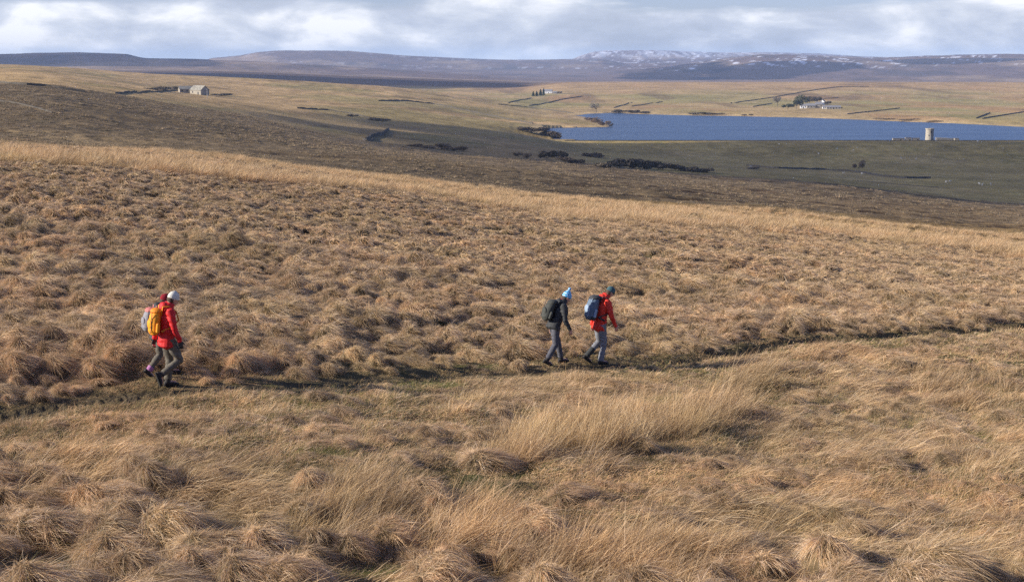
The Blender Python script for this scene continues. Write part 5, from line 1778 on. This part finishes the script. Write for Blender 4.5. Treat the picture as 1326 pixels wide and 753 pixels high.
backpack(pc_, PC, "dark olive rucksack on the back of the hiker with the bobble hat", (F_moss, F_moss, F_dgrey, F_moss), 0.14, 0.11, 0.43, -0.04,
         extras=[('trim', (0.12, 0.07, -0.2), (0.12, 0.07, 0.18), 0.008, F_dgrey)])

# leading hiker
PD = dict(pelvis=(0.0, 0, 0.94), chest=(0.06, 0, 1.31), neck=(0.13, 0, 1.49), head=(0.26, 0, 1.625), face=(0.80, 0, -0.60), head_up=(0.60, 0, 0.80),
          shoulder=[(0.09, -0.205, 1.435), (0.09, 0.205, 1.435)], elbow=[(0.14, -0.275, 1.13), (-0.02, 0.27, 1.14)], wrist=[(0.27, -0.255, 0.89), (-0.06, 0.25, 0.87)],
          hand_dir=[(0.25, 0.02, -1), (0.0, 0, -1)], palm=[(0.1, 1, 0), (0.2, -1, 0)],
          hip=[(0.0, -0.095, 0.91), (0.0, 0.095, 0.91)], knee=[(0.06, -0.10, 0.50), (0.05, 0.10, 0.50)], ankle=[(-0.02, -0.10, 0.11), (-0.26, 0.10, 0.20)],
          toe=[(1, 0, 0.0), (0.80, 0, -0.6)], sole=[(0, 0, -1), (-0.6, 0, -0.80)],
          trouser_mat=F_grey2, jacket_mat=F_orange, hat_mat=F_teal, hem=0.20, scale=0.99, gaiter_or_shade=[(F_grey2, 0.5), (F_black, 0.5)])  # black sleeve is added, it paints the shade on the rear shin
gD = ground_at(776, 472, 31.4)
gD.z = float(H(gD.x, gD.y)) + 0.02
pd_ = person(gD, R(26), "tall hiker in an orange red jacket and teal beanie walking in front of everyone", PD)
backpack(pd_, PD, "grey blue rucksack with black trim on the leading hiker in orange red", (F_blue, F_dgrey, F_dgrey, F_lblue), 0.155, 0.135, 0.52, -0.02,
         extras=[('trim', (0.13, 0.08, -0.22), (0.10, 0.08, 0.2), 0.011, F_black), ('trim', (0.13, -0.08, -0.22), (0.10, -0.08, 0.2), 0.011, F_lblue), ('hip_belt', (-0.12, -0.165, -0.2), (-0.26, -0.19, -0.24), 0.022, F_black), ('mat', (0.02, -0.16, -0.235), (0.02, 0.16, -0.235), 0.05, F_black)])

# ------------------------------------------------------------------ sheep on the dam bank and in the valley
wool = simple_mat("wool", (0.60, 0.57, 0.50), 0.95, 0.1, 6.0)
sp_ = []
ellipsoid(sp_, (0, 0, 0.62), (0.52, 0.24, 0.27))
ellipsoid(sp_, (-0.28, 0, 0.64), (0.25, 0.22, 0.25))
ring_tube(sp_, [(0.40, 0, 0.70), (0.56, 0, 0.82), (0.66, 0, 0.86)], [0.13, 0.09, 0.085])
ring_tube(sp_, [(0.62, 0, 0.88), (0.74, 0, 0.82), (0.83, 0, 0.77)], [0.085, 0.07, 0.045])
for sg in (-1, 1):
    ellipsoid(sp_, (0.64, sg * 0.11, 0.90), (0.02, 0.06, 0.025))
    ring_tube(sp_, [(0.33, sg * 0.13, 0.5), (0.34, sg * 0.13, 0.25), (0.34, sg * 0.13, 0.0)], [0.07, 0.036, 0.034])
    ring_tube(sp_, [(-0.36, sg * 0.13, 0.55), (-0.30, sg * 0.13, 0.38), (-0.40, sg * 0.13, 0.22), (-0.38, sg * 0.13, 0.0)], [0.10, 0.06, 0.036, 0.034])
ellipsoid(sp_, (-0.54, 0, 0.58), (0.05, 0.04, 0.12))
proto = fuse("sheep", sp_, wool, None, 0.03, 1)
tag(proto, "white sheep grazing on the shaded green bank below the lake", "sheep", "sheep scattered on the shaded pasture")
SHEEP = [(1009, 188), (1018.5, 187.5), (1084, 194), (1110, 193), (1152, 184.2), (1212, 184.2), (1266, 184.2), (1271, 185.5), (1167, 206), (1186, 207), (1092, 225), (1116, 226), (1248, 207.5), (1268, 239.5), (1272, 240.5), (1283, 240), (972, 216.8), (1230, 236), (1299, 194), (1060, 200), (1105, 196), (1225, 237)]
for k, (uu, vv) in enumerate(SHEEP):
    p = spot(uu, vv, 450, 1160)
    o = proto if k == 0 else proto.copy()
    if k:
        col.objects.link(o)
    o.location = (p.x, p.y, p.z + 0.02)
    o.rotation_euler = (0, 0, random.uniform(0, 6.28))
    s_ = random.uniform(1.1, 1.35)
    o.scale = (s_, s_, s_)

# ------------------------------------------------------------------ clouds that throw the shade on the valley
def cloud(poly, sz, seed, h=760.0, n=46, rough=0.07):
    """cumulus whose shadow falls on the ground outline poly (world x, y) at height sz"""
    r = np.random.default_rng(seed)
    k = (h - sz) / math.tan(SUN_EL)
    P_ = np.array(poly, float)
    cx, cy_ = P_.mean(0)
    lo, hi = P_.min(0), P_.max(0)
    size = math.sqrt((hi[0] - lo[0]) * (hi[1] - lo[1]))
    parts = []
    tries = 0
    while len(parts) < n and tries < 20000:
        tries += 1
        px, py = r.uniform(lo[0], hi[0]), r.uniform(lo[1], hi[1])
        d_ = float(poly_sd(np.array([px]), np.array([py]), P_)[0])
        if d_ < size * 0.03:
            continue
        q_ = min(d_, size * 0.22) * r.uniform(0.85, 1.1)
        ellipsoid(parts, (px - cx, py - cy_, r.uniform(-5, 30)), (q_, q_, min(60, q_ * 0.5)), None, 20, 12)
    o = fuse("cloud", parts, M_cloud, None, size / 55, 2, size * rough * 0.1, 6.0 / size, seed)
    o.location = (cx + sh.x * k, cy_ + sh.y * k, h)
    tag(o, kind='structure')
    return o


m, t = new_mat("cloud")
dfc = t.n('ShaderNodeBsdfDiffuse', {'Color': (0.9, 0.9, 0.92, 1)})
trp = t.n('ShaderNodeBsdfTransparent')
out(t, t.n('ShaderNodeMixShader', {0: 0.46, 1: dfc.outputs[0], 2: trp.outputs[0]}))
M_cloud = m
cloud([(60, 640), (20, 800), (0, 980), (10, 1160), (270, 1160), (290, 1136), (410, 1136), (440, 1160), (500, 1163), (1000, 1163), (1050, 800), (1000, 430), (500, 430), (240, 480), (60, 540)], WATER - 8, 1, n=130)
cloud([(-1250, 2900), (-1250, 3900), (-100, 3900), (-60, 3500), (-160, 2900)], 30, 2)
cloud([(-2400, 5200), (-2400, 6900), (-1300, 6500), (-1150, 5600), (-1500, 5100)], 60, 3)


def on_ground(pts, ymin, ymax=13000):
    return [tuple(spot(a, b, ymin, ymax).xy) for a, b in pts]


cloud(on_ground([(858, 104), (900, 95), (945, 86), (985, 79), (1060, 80), (1120, 85), (1040, 93), (985, 98), (950, 104)], 4700, 9000), 60, 4, n=90)
cloud(on_ground([(745, 104), (800, 93), (850, 87), (900, 84), (930, 88), (880, 98), (850, 104)], 4700, 11500), 60, 5)
cloud(on_ground([(1130, 78), (1200, 76), (1280, 75), (1330, 77), (1260, 83), (1170, 84)], 5000, 9000), 80, 7)

# ------------------------------------------------------------------ haze
HB = (-6500, 9500, -200, 15500, -60.0, CZ + 112)
V = np.array([(x, y, z) for z in HB[4:6] for y in HB[2:4] for x in HB[0:2]], float)
Q = np.array([(0, 2, 3, 1), (4, 5, 7, 6), (0, 1, 5, 4), (2, 6, 7, 3), (0, 4, 6, 2), (1, 3, 7, 5)])
m, t = new_mat("haze")
pv = t.n('ShaderNodeVolumePrincipled', {'Color': (0.50, 0.68, 1.0, 1), 'Density': 5.4e-5, 'Anisotropy': 0.0})
t.n('ShaderNodeOutputMaterial', {'Volume': pv.outputs[0]})
tag(link("haze", mesh_np("haze", V, Q), m), kind='stuff')
